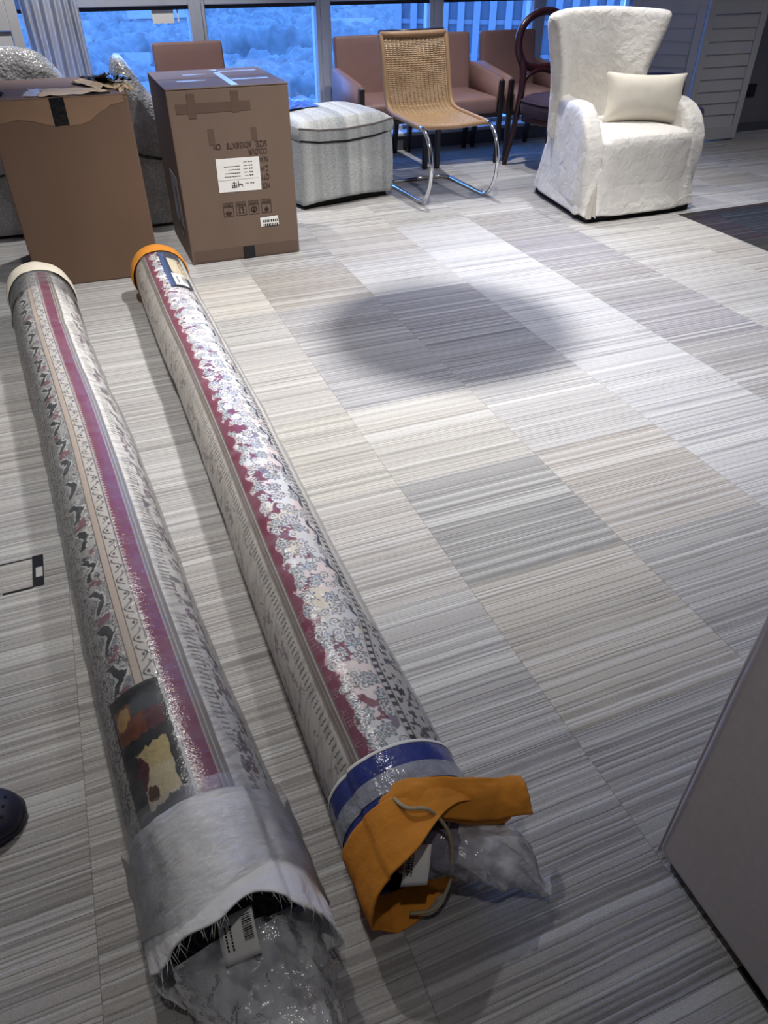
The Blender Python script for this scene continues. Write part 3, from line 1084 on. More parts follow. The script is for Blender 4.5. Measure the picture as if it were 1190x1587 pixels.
# ---- rug two: burgundy edge and white floral field
def rug2_col(s, ph):
    p = ph / DEG
    a = ph * 0.116
    wx = fbm(s * 45, a * 45) - 0.5
    wy = fbm(s * 45 + 31, a * 45 + 7) - 0.5
    BUR = np.array(s2l(128, 54, 78))
    out = np.ones(s.shape + (3,)) * BUR
    out = out * (0.85 + 0.3 * fbm(s * 16, a * 16))[..., None]
    # floral field
    n = fbm(s * 40 + wx * 2.0, a * 40 + wy * 2.0, 2)
    d, an, idn = cells(s + 0.003 * wx, a + 0.003 * wy, 0.047, 3)
    d2, an2, id2 = cells(s + 0.5 + 0.002 * wx, a + 0.3, 0.029, 9)
    ragged = -18.0 + 8.0 * (fbm(s * 34, a * 9) - 0.5) + 3.0 * np.sin(s / 0.075 * 2 * math.pi)
    field = p > ragged
    fringe_ = field & (p < ragged + 3.0)
    paleness = 0.53 - 0.0052 * (p + 18)
    white = field & (n > np.clip(paleness, 0.28, 0.6))
    pale = np.where((vn(s * 11, a * 14) > 0.62)[..., None], np.array(s2l(236, 222, 220)), np.array(s2l(226, 226, 228)))
    pale = np.where((vn(s * 9 + 40, a * 12) > 0.76)[..., None], np.array(s2l(228, 218, 202)), pale)
    out = np.where(white[..., None], pale, out)
    out = np.where((fringe_ & (n > 0.44))[..., None], np.array(s2l(226, 190, 192)), out)
    grey = field & ~white & (p > 8 + 16 * (vn(s * 13, a * 20) - .5))
    out = np.where(grey[..., None], np.array(s2l(140, 130, 142)), out)
    out = colmix(out, s2l(88, 84, 96), (field & (np.abs(n - np.clip(paleness, 0.28, 0.6)) < 0.02)) * 0.7)
    # curls
    spir = np.sin(d2 / 0.0075 * 2 * math.pi - an2 + 6 * id2)
    curl = field & (d2 < 0.0125) & (id2 > 0.40)
    out = np.where((curl & (d2 < 0.0115))[..., None], np.array(s2l(230, 228, 226)), out)
    out = colmix(out, s2l(92, 88, 98), (curl & (spir > 0.45)) * 0.85)
    # rosettes
    pr_ = 0.0185 * (0.82 + 0.18 * np.cos(7 * an + 6 * idn))
    petal = field & (d < pr_)
    fcol = np.where((idn > 0.5)[..., None], np.array(s2l(232, 230, 229)), np.array(s2l(204, 212, 214)))
    out = np.where(petal[..., None], fcol, out)
    out = colmix(out, s2l(74, 74, 86), (field & (np.abs(d - pr_) < 0.0015)) * 0.9)
    pr2 = 0.0110 * (0.85 + 0.15 * np.cos(5 * an + 3 * idn))
    out = colmix(out, s2l(92, 92, 102), (field & (np.abs(d - pr2) < 0.0013)) * 0.85)
    out = colmix(out, s2l(104, 100, 110), (field & (d > pr2) & (d < pr_) & (np.abs(np.sin(3.5 * an + 3 * idn)) < 0.16)) * 0.8)
    out = colmix(out, s2l(128, 84, 102), (field & (d < 0.0045)) * 0.8)
    # wavy dark scroll near the border
    sc = p - 33 - 5.0 * np.sin(s / 0.155 * 2 * math.pi) - 2.0 * np.sin(s / 0.052 * 2 * math.pi)
    sgate = np.sin(s / 0.155 * 2 * math.pi + 0.5) > -0.35
    out = colmix(out, s2l(62, 64, 86), (np.abs(sc) < 2.3) & sgate & (p > 20))
    out = colmix(out, s2l(224, 220, 216), (np.abs(sc - 3.4) < 0.9) & sgate & (p > 20))
    # near the blue band the dark guard swings inwards
    swing = 20.0 * ss(2.42, 2.66, s) 
    q = p + swing
    tick = np.abs((s / 0.019) % 1 - 0.5)
    gd = band(q, 41, 48)
    out = colmix(out, s2l(62, 60, 70), gd)
    tk = gd * ((tick < 0.26) & (np.abs(q - 44.5 - 3 * (tick - .2)) < 2.4))
    out = colmix(out, s2l(212, 208, 204), tk)
    out = colmix(out, s2l(206, 202, 198), band(q, 39.2, 41, 0.2))
    out = colmix(out, s2l(206, 202, 198), band(q, 48, 50, 0.2))
    beyond = q > 50
    mm = fbm(s * 70 + 9, a * 70)
    bcol = np.where((fbm(s * 110 + 9, a * 110) > 0.42)[..., None], np.array(s2l(216, 212, 208)), np.array(s2l(78, 76, 86)))
    bcol = np.where(((swing < 4) & (p > 52))[..., None], np.array(WHITE) * (0.85 + 0.25 * fbm(s * 60, a * 60))[..., None], bcol)
    out = np.where(beyond[..., None], bcol, out)
    # side cords
    for lo, hi, c in ((-38, -36.6, s2l(196, 188, 174)), (-36.6, -33.8, s2l(126, 116, 108)), (-33.8, -33.0, s2l(206, 200, 188)), (-33.0, -30.2, s2l(126, 116, 110)), (-30.2, -29.3, s2l(200, 190, 180)), (-29.3, -27.4, s2l(120, 106, 104))):
        out = colmix(out, c, band(p, lo, hi, 0.2))
    # pale reverse with fringe loops
    wv = p < -38
    wcol = np.ones(s.shape + (3,)) * np.array(s2l(240, 233, 222))
    wcol = colmix(wcol, s2l(196, 190, 180), (fbm(s * 120 + a * 90, a * 40) > 0.57) * 0.6)
    dash = (np.abs((s / 0.0145) % 1 - 0.5 + 0.03 * (p + 48)) < 0.14) & (np.abs(p + 48) < 4.2) & (s > 0.5)
    wcol = colmix(wcol, s2l(104, 100, 98), dash * ss(0.5, 2.0, s) * 0.9)
    bl = (fbm(s * 24, a * 46 + 6) > 0.60) & (p < -54)
    wcol = colmix(wcol, s2l(150, 126, 126), bl * (fbm(s * 150, a * 150) > 0.45) * 0.7)
    return np.where(wv[..., None], wcol, out)
R2 = 0.115
def ax2(s):
    y = 3.50 - s
    t = (4.1 - y) / 3.8
    return 0.259 + 0.025 * t + 0.004 * np.sin(y * 3.3 + 1), y
def rad2(s, ph):
    p = ph / DEG
    r = R2 + 0.008 * (fbm(s * 2.6 + 8, np.cos(ph) * 1.3 + 6) - 0.5) + 0.004 * (fbm(s * 9 + 2, ph * 2.0) - 0.5)
    r = r - 0.0045 * (1 - ss(-39.5, -38.2, p)) * ss(-150, -120, p)
    r = r + 0.0012 * (np.abs(p + 35.2) < 1.5) + 0.0012 * (np.abs(p + 31.6) < 1.5)
    bite = np.exp(-((s - 1.05) / 0.05) ** 2) + 0.6 * np.exp(-((s - 0.5) / 0.05) ** 2)
    return r - 0.005 * bite * (0.5 + 0.5 * np.cos(ph + 0.3))
rug2 = thing('rolled_rug', 'right rolled rug in clear film with blue band and orange cloth end', 'rug', (0, 0, 0))
rug_mesh('rug_roll', rug2, R2, 2.93, ax2, phi_grid(-100, 88, 0.0165), 1420, rug2_col, rad2, M_rugpile)
cap('end_cap', rug2, ax2, 3.50, R2, 3.505, M_orange, 0.085)['label'] = 'orange cloth cap over the far end'
sleeve('plastic_wrap', rug2, ax2, R2, 3.485, lambda ph: 0.60, M_film, 0.0035, 0.006, 240, 60, 0, (16, 3))['label'] = 'clear stretch film around the roll'
def card2(u, v):
    n2 = float(fbm(u * 26, v * 26))
    c = np.array(s2l(70, 76, 92)) * (0.7 + 0.5 * n2)
    if 0.22 < u < 0.62 and v > 0.30:
        c = np.array(s2l(216, 204, 176)) * (0.8 + 0.3 * n2)
        if v > 0.72 and n2 > 0.5:
            c = np.array(s2l(120, 84, 60))
    if 0.62 <= u < 0.72 and v > 0.34:
        c = np.array(s2l(206, 186, 160)) * (0.8 + 0.3 * n2)
    if 0.66 < u < 0.97 and 0.22 < v < 0.80:
        c = np.array(s2l(232, 230, 226))
        if v > 0.60 and 0.70 < u < 0.90 and int(u * 70) % 2:
            c = np.array(s2l(60, 60, 62))
        if 0.36 < v < 0.42 and 0.74 < u < 0.92:
            c = np.array(s2l(110, 110, 112))
    return tuple(c)
card_patch('picture_card', rug2, ax2, 3.50, R2, 0, 46, 3.44, 2.98, 0.0040, card2, label='printed card with barcode under the film')
# woven lettering on the burgundy edge (faint, reads towards the near end)
M_weft = mat('faint_woven_lettering', s2l(172, 118, 134), 0.9, 0.1, 60)
for wtxt, y in (('MEN', 1.055), ('CARPET', 0.995), ('C', 0.898), ('M', 0.868), ('ISH', 0.835), ('ALLER', 0.785), ('U', 0.712)):
    ph = R(-27)
    cx, _ = ax2(3.50 - y)
    r = float(rad2(np.array(3.50 - y), np.array(ph))) + 0.0022
    text('woven_lettering', wtxt, 0.019, M_weft, rug2, (float(cx) + r * math.sin(ph), y, R2 + r * math.cos(ph) - 0.004), (R(24), 0, R(-90)), 0.82)
# blue band, silver tape, orange wrapping cloth
yb2 = lambda ph: 0.553 + 0.012 * math.sin(ph + 1.2)
bb = sleeve('blue_band', rug2, ax2, R2, 0.672, yb2, M_bluetape, 0.0055, 0.006, 30, 110, 0.002, (40, 4))
bb['label'] = 'glossy dark blue plastic band'
st = sleeve('silver_tape', rug2, ax2, R2, 0.632, lambda ph: 0.598, M_silver, 0.0095, 0.006, 12, 110, 0, (60, 4))
st['label'] = 'crinkled silver tape over the blue band'
sleeve('band_rim', rug2, ax2, R2, 0.676, lambda ph: 0.670, M_label, 0.0075, 0.006, 3, 90, 0.001, (40, 4))
def mouth2(ph):
    return 0.520 + 0.055 * math.sin(ph - 0.15) * (0.6 + 0.4 * math.cos(ph / 2)) - 0.030 * max(0, -math.cos(ph)) + 0.006 * math.sin(5 * ph)
oc = sleeve('orange_cloth', rug2, ax2, R2, 0.585, mouth2, M_orange, 0.010, 0.016, 34, 120, 0.003, (30, 3))
oc['label'] = 'orange cloth wrapped round the open end'
# the loose tongue of orange cloth sticking out to the right
fl_pts = [((0.222, 0.606, 0.208), (0.226, 0.566, 0.206)), ((0.272, 0.603, 0.243), (0.280, 0.545, 0.230)), ((0.330, 0.587, 0.237), (0.330, 0.533, 0.196)),
          ((0.395, 0.580, 0.207), (0.392, 0.526, 0.163)), ((0.455, 0.580, 0.176), (0.440, 0.523, 0.142)), ((0.492, 0.578, 0.158), (0.484, 0.520, 0.136))]
top = crom([a for a, b in fl_pts], 8)
bot = crom([b for a, b in fl_pts], 8)
nfl = len(top)
def flap(u, v):
    x = u * (nfl - 1)
    i = min(int(x), nfl - 2)
    a = top[i].lerp(top[i + 1], x - i)
    b = bot[i].lerp(bot[i + 1], x - i)
    q = a.lerp(b, v)
    q.z += 0.010 * math.sin(v * math.pi) + 0.012 * (float(fbm(u * 7 + 3, v * 3)) - 0.5)
    q.y += 0.006 * (float(fbm(u * 9 + 13, v * 4)) - 0.5)
    return q
surf('cloth_tongue', 50, 16, flap, M_orange, rug2, solid=0.003)['label'] = 'loose tongue of orange cloth sticking out sideways'
def fold(u, v):
    q = flap(u * 0.8 + 0.02, 1.0)
    w = flap(u * 0.8 + 0.02, 0.0)
    d = (q - w)
    return q + Vector((0, 0.002, -0.006)) - Vector((0, d.y * 0.25 * v, 0.030 * v * (0.4 + u)))
surf('cloth_fold', 30, 6, fold, M_orange, rug2, solid=0.003)
disc('roll_end', rug2, 0.283, 0.575, R2 - 0.004, R2 - 0.003, M_rollend)
M_violet = film_mat('violet_tinted_film', 0.45, 0.3, hazecol=(0.40, 0.36, 0.46), bscale=30, bstr=0.8, rough=0.12)
crumple('plastic_bag', rug2, [(0.290, 0.572, 0.112), (0.302, 0.552, 0.116), (0.345, 0.522, 0.110), (0.372, 0.503, 0.095)], [0.070, 0.056, 0.040, 0.038], M_violet, 5.7, 0.3)['label'] = 'violet-grey plastic bag in the mouth of the roll'
crumple('plastic_tail', rug2, [(0.335, 0.530, 0.125), (0.390, 0.505, 0.100), (0.435, 0.480, 0.075), (0.462, 0.448, 0.04), (0.480, 0.437, 0.03)], [0.040, 0.048, 0.044, 0.030, 0.012, 0.016], M_filmmilky, 2.2, 0.5)['label'] = 'clear crumpled plastic trailing onto the carpet'
barcode_tag(rug2, [(0.251, 0.532, 0.170), (0.290, 0.519, 0.170), (0.267, 0.482, 0.122), (0.226, 0.496, 0.120)], (0.05, 0.30), lines=2)
tube('twine_loop', crom([(0.248, 0.580, 0.236), (0.258, 0.550, 0.250), (0.292, 0.536, 0.243), (0.320, 0.515, 0.180), (0.312, 0.486, 0.095), (0.278, 0.472, 0.050), (0.242, 0.488, 0.026)], 8), 0.0032, M_twine, rug2, 6)

# ================================================================== CARDBOARD BOXES
bx2 = thing('cardboard_box', 'upright brown carton with printed text, white label and handling symbols', 'box', (0.753, 4.155, 0))
W2, D2, H2 = 0.288, 0.302, 0.797
def carton(root, w, d, h, m):
    bobj('carton_wall', bm_box(-w, w, -d, d, 0.001, h - 0.004, 0.006, 2), m, root)
carton(bx2, W2, D2, H2, M_card2)
box('top_flap', -W2 - 0.001, W2 + 0.001, -D2 - 0.002, -0.006, H2 - 0.004, H2 + 0.001, M_card2, bx2, 0.0015)
box('top_flap', -W2 - 0.001, W2 + 0.001, 0.006, D2 + 0.001, H2 - 0.004, H2 + 0.001, M_card2, bx2, 0.0015)
M_shinytape = mat('clear_shiny_tape', s2l(186, 184, 188), 0.12, 0.08, 30, 50, 0.2, 0.002)
for (a, b, c, d) in ((0.02, 0.055, -D2 + 0.02, D2 - 0.03), (-0.20, -0.06, -0.10, -0.075), (0.06, 0.24, -0.12, -0.09), (0.02, 0.25, 0.17, 0.20), (-0.14, -0.02, 0.10, 0.13)):
    box('clear_tape', a, b, c, d, H2 + 0.001, H2 + 0.0022, M_shinytape, bx2)
F2 = -D2 - 0.0006
def front(name, x0, x1, z0, z1, m, lift=0.0, root=bx2, fy=F2, cx=0.753):
    return box(name, x0 - cx, x1 - cx, fy - 0.0012 - lift, fy - lift, z0, z1, m, root)
front('brown_tape', 0.500, 0.850, 0.695, 0.735, M_tape)
front('brown_tape', 0.555, 0.592, 0.675, 0.775, M_tape, 0.0006)
front('brown_tape', 0.760, 0.796, 0.690, 0.778, M_tape, 0.0006)
front('brown_tape', 0.632, 0.662, 0.555, 0.625, M_tape)
front('brown_tape', 0.840, 0.868, 0.565, 0.620, M_tape)
front('brown_tape', 0.480, 1.030, 0.012, 0.066, M_tape)
front('black_tape', 0.735, 0.797, 0.003, 0.066, M_blacktape, 0.0010)
lab = front('shipping_label', 0.645, 0.860, 0.338, 0.492, M_label, 0.0006)
lab.rotation_euler = (0, R(0.8), 0)
lb2 = front('small_sticker', 0.850, 0.945, 0.150, 0.195, M_label, 0.0006)
lb2.rotation_euler = (0, R(-2.5), 0)
FZ = F2 - 0.0016
UP = (R(-90), 0, R(180))
for s_, x, z, wd in (('SIZE:', 0.914, 0.560, 0.062), ('60X58X78', 0.836, 0.560, 0.122), ('CM', 0.686, 0.560, 0.036), ('COLOUR:', 0.912, 0.526, 0.098), ('N.W', 0.911, 0.488, 0.046), ('G.W', 0.911, 0.447, 0.046), ('QTY:', 0.911, 0.407, 0.048), ('MODEL:', 0.911, 0.366, 0.072)):
    text('printed_text', s_, 0.038, M_ink, bx2, (x - 0.753, FZ, z), UP, width=wd)
# label print, drawn upside down like the carton
def flat_print(name, rects, m, parent, y):
    vs, fs = [], []
    for (x0, x1, z0, z1) in rects:
        i = len(vs)
        vs += [(x0 - 0.753, y, z0), (x1 - 0.753, y, z0), (x1 - 0.753, y, z1), (x0 - 0.753, y, z1)]
        fs.append((i, i + 1, i + 2, i + 3))
    return mobj(name, vs, fs, m, parent)
rr = []
for k, z in enumerate((0.468, 0.452, 0.437, 0.421, 0.406, 0.370)):
    rr += [(0.822, 0.829, z, z + 0.006), (0.811, 0.818, z, z + 0.006)]
    x = 0.803
    while x > 0.786:
        w = random.uniform(0.003, 0.006)
        rr.append((x - w, x, z + 0.001, z + 0.005))
        x -= w + 0.002
    if 0 < k < 5:
        x = 0.765
        while x > (0.690 if k != 2 else 0.712):
            w = random.uniform(0.003, 0.010)
            rr.append((x - w, x, z + 0.001, z + 0.005))
            x -= w + 0.002
rr += [(0.652, 0.855, 0.3935, 0.3945)]
flat_print('label_print', rr, M_inkblack, bx2, F2 - 0.0023)
# small dark emblem on the label
rr = [(0.715, 0.742, 0.356, 0.361), (0.718, 0.740, 0.366, 0.369), (0.726, 0.732, 0.360, 0.386), (0.717, 0.741, 0.376, 0.379), (0.716, 0.720, 0.356, 0.372), (0.738, 0.742, 0.356, 0.372),
      (0.748, 0.772, 0.366, 0.371), (0.748, 0.752, 0.358, 0.388), (0.766, 0.772, 0.360, 0.364), (0.755, 0.762, 0.372, 0.375)]
flat_print('label_emblem', rr, M_inkblack, bx2, F2 - 0.0023)
rr = []
for z in (0.180, 0.160):
    x = 0.856
    while x < 0.936:
        w = random.uniform(0.003, 0.008)
        rr.append((x, x + w, z - 0.006, z + 0.007))
        x += w + 0.0025
st_ = flat_print('sticker_print', rr, M_inkblack, bx2, F2 - 0.0023)
# four handling marks (upside down)
def mark(x0, kind):
    w, z0, z1 = 0.052, 0.222, 0.288
    t = 0.0022
    x1 = x0 + w
    r = [(x0, x1, z0, z0 + t), (x0, x1, z1 - t, z1), (x0, x0 + t, z0, z1), (x1 - t, x1, z0, z1), (x0, x1, z0 + 0.045, z0 + 0.045 + t)]
    x = x0 + 0.006
    while x < x1 - 0.008:
        q = random.uniform(0.003, 0.006)
        r.append((x, x + q, z0 + 0.050, z0 + 0.058))
        x += q + 0.002
    c = (x0 + x1) / 2
    if kind == 0:      # glass
        for k in range(8):
            hw = 0.016 * math.sqrt(1 - (k / 8) ** 2)
            r.append((c - hw, c + hw, z0 + 0.022 - k * 0.0018 - 0.002, z0 + 0.022 - k * 0.0018))
        r += [(c - 0.001, c + 0.001, z0 + 0.022, z0 + 0.038)]
    elif kind == 1:    # arrows
        r += [(c - 0.014, c + 0.014, z0 + 0.036, z0 + 0.040)]
        for dx in (-0.009, 0.009):
            r += [(c + dx - 0.002, c + dx + 0.002, z0 + 0.012, z0 + 0.032), (c + dx - 0.005, c + dx + 0.005, z0 + 0.010, z0 + 0.015), (c + dx - 0.0045, c + dx + 0.0045, z0 + 0.026, z0 + 0.030)]
    elif kind == 2:    # hands / recycle
        for k in range(10):
            an = k / 10 * 2 * math.pi
            r.append((c + 0.014 * math.cos(an) - 0.004, c + 0.014 * math.cos(an) + 0.004, z0 + 0.024 + 0.012 * math.sin(an) - 0.003, z0 + 0.024 + 0.012 * math.sin(an) + 0.003))
        r.append((c - 0.004, c + 0.004, z0 + 0.008, z0 + 0.028))
    else:              # umbrella
        for k in range(7):
            hw = 0.011 * math.sqrt(1 - (k / 7) ** 2)
            r.append((c - hw, c + hw, z0 + 0.012 + k * 0.002, z0 + 0.0145 + k * 0.002))
        r += [(c - 0.001, c + 0.001, z0 + 0.026, z0 + 0.040), (c - 0.009, c + 0.009, z0 + 0.008, z0 + 0.011)]
    flat_print('handling_mark', r, M_ink, bx2, FZ + 0.0002)
for k in range(4):
    mark(0.658 + k * 0.0655, k)
# left side: plastic pouch and a dark scuff
box('document_pouch', -W2 - 0.0022, -W2 - 0.0002, -0.20, 0.02, 0.16, 0.40, M_silver, bx2)
box('black_tape', -W2 - 0.0030, -W2 - 0.0022, -0.13, -0.09, 0.10, 0.34, M_blacktape, bx2)

bx1 = thing('cardboard_box', 'plain brown carton with black tape and torn paper on top, behind the left rug', 'box', (0.012, 4.095, 0), R(-1.5))
W1, D1, H1 = 0.290, 0.300, 0.800
carton(bx1, W1, D1, H1, M_card)
box('top_flap', -W1 - 0.001, W1 + 0.001, -D1 - 0.002, -0.02, H1 - 0.004, H1 + 0.001, M_card, bx1, 0.0015)
box('top_flap', -W1 - 0.001, W1 + 0.001, -0.012, D1 + 0.001, H1 - 0.004, H1 + 0.0005, M_card, bx1, 0.0015)
F1 = -D1 - 0.0006
box('black_tape', -0.035, 0.025, F1 - 0.0016, F1, 0.692, 0.800, M_blacktape, bx1)
# torn tape along the upper front edge
def ragtape(u, v):
    x = -0.275 + 0.545 * u
    low = 0.700 + 0.018 * math.sin(u * 9) + 0.06 * max(0, u - 0.72) / 0.28 + 0.01 * float(fbm(u * 20, 3))
    return (x, F1 - 0.0008, low + (0.797 - low) * v)
M_paletape = mat('pale_worn_tape', s2l(142, 114, 92), 0.3, 0.1, 14, 40, 0.2, 0.003)
surf('worn_tape', 40, 4, ragtape, M_paletape, bx1)
def rag(name, root, cx, cy, cz, w, d, m, seed, amp=0.02, rz=0.0, nu=22, nv=16):
    def fn(u, v):
        a = (u - 0.5) * w * (0.7 + 0.6 * float(fbm(v * 4 + seed, 1.5)))
        b = (v - 0.5) * d * (0.7 + 0.6 * float(fbm(u * 4 + seed, 7.5)))
        z = amp * (float(fbm(u * 5 + seed, v * 5)) * 1.7 - 0.35)
        return (cx + a * math.cos(rz) - b * math.sin(rz), cy + a * math.sin(rz) + b * math.cos(rz), cz + max(z, 0.0012))
    return surf(name, nu, nv, fn, m, root, solid=0.0008)
rag('torn_paper', bx1, 0.06, -0.20, H1 + 0.001, 0.26, 0.16, M_cardpale, 2.1, 0.012, 0.1)
rag('torn_paper', bx1, -0.06, -0.16, H1 + 0.001, 0.14, 0.22, M_paletape, 5.1, 0.004, -0.2)
rag('torn_paper', bx1, 0.20, -0.02, H1 + 0.001, 0.17, 0.30, M_cardpale, 7.7, 0.022, 0.35)
rag('torn_paper', bx1, 0.275, -0.15, H1 - 0.004, 0.06, 0.22, M_cardpale, 3.7, 0.030, 0.15)
rag('black_tape', bx1, 0.245, -0.04, H1 + 0.022, 0.11, 0.16, M_blacktape, 9.2, 0.030, 0.5)
rag('black_tape', bx1, 0.170, 0.03, H1 + 0.014, 0.03, 0.22, M_blacktape, 4.4, 0.014, 0.5)
rag('black_tape', bx1, -0.265, -0.17, H1 + 0.001, 0.10, 0.06, M_blacktape, 1.2, 0.016, -0.3)
tube('tape_tear_edge', crom([(-0.02, -0.295, H1 + 0.002), (0.06, -0.275, H1 + 0.003), (0.10, -0.292, H1 + 0.003), (0.17, -0.285, H1 + 0.003), (0.22, -0.27, H1 + 0.004)], 4), 0.003, M_darkgap, bx1, 5)

# ================================================================== BUBBLE-WRAPPED CHAIRS
def wrapped(root, w, d, prof, seed, nu=34, nv=64):
    """a chair under bubble wrap: prof(v) gives height along the depth axis"""
    def fn(u, v):
        # rounded tent: u across the width, v round the section
        x = (u - 0.5) * w
        edge = 1 - abs(2 * u - 1) ** 5
        y, z = prof(v)
        z *= 0.80 + 0.20 * edge
        y *= 0.90 + 0.10 * edge
        n = float(fbm(u * 4 + seed, v * 9 + seed)) - 0.5
        return (x + 0.03 * n, y * d + 0.04 * n, max(0.012, z + 0.05 * n * (z > 0.1)))
    o = surf('bubble_wrap', nu, nv, fn, M_bubble, root)
    # closed ends
    for e in (0, nu - 1):
        idx = [e * nv + j for j in range(nv)]
        bm = bmesh.new()
        bm.from_mesh(o.data)
        bm.verts.ensure_lookup_table()
        bm.faces.new([bm.verts[i] for i in idx])
        bmesh.ops.recalc_face_normals(bm, faces=bm.faces)
        bm.to_mesh(o.data)
        bm.free()
    return o
def prof_from(pts):
    P = crom([(a, b, 0) for a, b in pts], 10)
    def f(v):
        x = v * (len(P) - 1)
        i = min(int(x), len(P) - 2)
        q = P[i].lerp(P[i + 1], x - i)
        return q.x, q.y
    return f
chair_prof = prof_from([(-0.5, 0.02), (-0.5, 0.25), (-0.48, 0.47), (-0.30, 0.52), (0.0, 0.52), (0.16, 0.60), (0.24, 0.80), (0.34, 0.87), (0.44, 0.83), (0.49, 0.55), (0.5, 0.2), (0.5, 0.02)])
wa = thing('wrapped_chair', 'chair packed in bubble wrap behind the plain carton, left of the curtain', 'chair', (-0.30, 4.92, 0), 0, 'bubble-wrapped chairs')
wrapped(wa, 0.74, 0.52, chair_prof, 1.7)
tube('packing_strap', [(-0.30, -0.268, 0.30), (0.0, -0.272, 0.34), (0.30, -0.268, 0.31)], 0.006, M_blacktape, wa, 6, flat=0.4)
wb = thing('wrapped_chair', 'chair packed in bubble wrap wedged between the two cartons', 'chair', (0.56, 4.90, 0), R(90), 'bubble-wrapped chairs')
chair_prof2 = prof_from([(-0.5, 0.02), (-0.5, 0.25), (-0.48, 0.46), (-0.30, 0.52), (0.0, 0.60), (0.16, 0.68), (0.27, 0.78), (0.36, 0.835), (0.44, 0.80), (0.49, 0.55), (0.5, 0.2), (0.5, 0.02)])
wrapped(wb, 0.62, 0.52, chair_prof2, 6.2)
tube('packing_strap', crom([(-0.325, 0.30, 0.47), (-0.335, 0.24, 0.41), (-0.335, 0.10, 0.37), (-0.33, -0.1, 0.36)], 5), 0.009, M_blacktape, wb, 6, flat=0.4)

# ================================================================== BROWN ARMCHAIRS
def brown_chair():
    t = thing('dining_armchair', 'brown armchair', 'chair')
    # back, slightly raked, softly rounded
    def bk(u, v):
        x = (u - 0.5) * 0.47
        z = 0.36 + 0.435 * v
        return (x, 0.235 + 0.075 * v + 0.012 * (2 * u - 1) ** 2 * -1, z)
    b = surf('backrest', 7, 7, bk, M_brown, t, solid=0.062, off=0)
    md = b.modifiers.new('bev', 'BEVEL')
    md.width = 0.018
    md.segments = 3
    md.limit_method = 'ANGLE'
    md.angle_limit = R(50)
    bobj('seat', bm_box(-0.225, 0.225, -0.285, 0.235, 0.335, 0.445, 0.028, 3), M_brown, t, True)
    bobj('seat_rail', bm_box(-0.235, 0.235, -0.27, 0.24, 0.310, 0.338, 0.004), M_blackwood, t)
    for s in (-1, 1):
        x0, x1 = (0.222, 0.268) if s > 0 else (-0.268, -0.222)
        bm = bmesh.new()
        out = [(0.25, 0.33), (0.27, 0.605), (0.20, 0.615), (-0.255, 0.560), (-0.270, 0.545), (-0.270, 0.33)]
        va = [bm.verts.new((x0, y, z)) for y, z in out]
        vb = [bm.verts.new((x1, y, z)) for y, z in out]
        bm.faces.new(va)
        bm.faces.new(vb)
        for i in range(len(out)):
            j = (i + 1) % len(out)
            bm.faces.new((va[i], va[j], vb[j], vb[i]))
        bmesh.ops.recalc_face_normals(bm, faces=bm.faces)
        bmesh.ops.bevel(bm, geom=list(bm.edges), offset=0.009, segments=2, affect='EDGES')
        bobj('arm', bm, M_brown, t, True)
        bobj('front_leg', bm_box(x0 + 0.004, x1 - 0.004, -0.292, -0.262, 0.0, 0.548, 0.006), M_blackwood, t)
        # raked rear leg
        mobj('rear_leg', [(x0 + .004, .22, .36), (x1 - .004, .22, .36), (x1 - .004, .262, .36), (x0 + .004, .262, .36), (x0 + .010, .268, 0), (x1 - .010, .268, 0), (x1 - .010, .298, 0), (x0 + .010, .298, 0)],
             [(0, 1, 2, 3), (7, 6, 5, 4), (0, 4, 5, 1), (1, 5, 6, 2), (2, 6, 7, 3), (3, 7, 4, 0)], M_blackwood, t)
    return t
bc0 = brown_chair()
bspots = [(2.172, 5.545, 1.0, 'leftmost brown armchair of the row by the window, beside the grey ottoman'),
          (2.765, 5.535, -1.0, 'middle brown armchair of the row, behind the rattan chair'),
          (3.335, 5.53, -1.0, 'rightmost brown armchair of the row, behind the dark balloon-back chair'),
          (0.905, 5.585, 0.0, 'brown armchair by the window of which only the back shows above the printed carton')]
for k, (x, y, rz, lb) in enumerate(bspots):
    o = bc0 if k == 0 else copy_tree(bc0)
    o.location = (x, y, 0)
    o.rotation_euler = (0, 0, R(rz))
    o['label'] = lb
    o['group'] = 'brown armchairs by the window'

# ================================================================== RATTAN CANTILEVER CHAIR
cc = thing('cantilever_chair', 'rattan cantilever chair on bent chrome tubes beside the grey ottoman', 'chair', (2.245, 4.72, 0), R(2))
# side profile (y, z): from the top of the back down to the seat's front edge
sp_ = crom([(0.378, 0.862, 0), (0.352, 0.79, 0), (0.315, 0.66, 0), (0.283, 0.545, 0), (0.245, 0.478, 0), (0.165, 0.450, 0), (-0.02, 0.441, 0), (-0.20, 0.436, 0), (-0.232, 0.434, 0)], 8)
HW = 0.232
cols_n = 161
def sling(u, v):
    x = (u - 0.5) * 2 * (HW - 0.012)
    t = v * (len(sp_) - 1)
    i = min(int(t), len(sp_) - 2)
    q = sp_[i].lerp(sp_[i + 1], t - i)
    sag = 0.014 * (1 - (2 * u - 1) ** 2)
    rib = 0.0020 * math.sin(u * 15 * 2 * math.pi)
    bend = math.exp(-((v - 0.52) / 0.16) ** 2)
    return (x, q.x + sag * (0.6 if v < 0.5 else 0) + rib, q.y - sag * (0.7 if v > 0.45 else 0.2) + rib * (0.5 + bend))
sg_ = surf('woven_sling', cols_n, 97, sling, M_rattan, cc, solid=0.005)
uvl = sg_.data.uv_layers.new(name='UVMap')
nv_ = 97
vidx = np.zeros(len(sg_.data.loops), np.int32)
sg_.data.loops.foreach_get('vertex_index', vidx)
uvl.data.foreach_set('uv', np.stack([(vidx // nv_) / (cols_n - 1), (vidx % nv_) / (nv_ - 1)], -1).astype(np.float32).ravel())
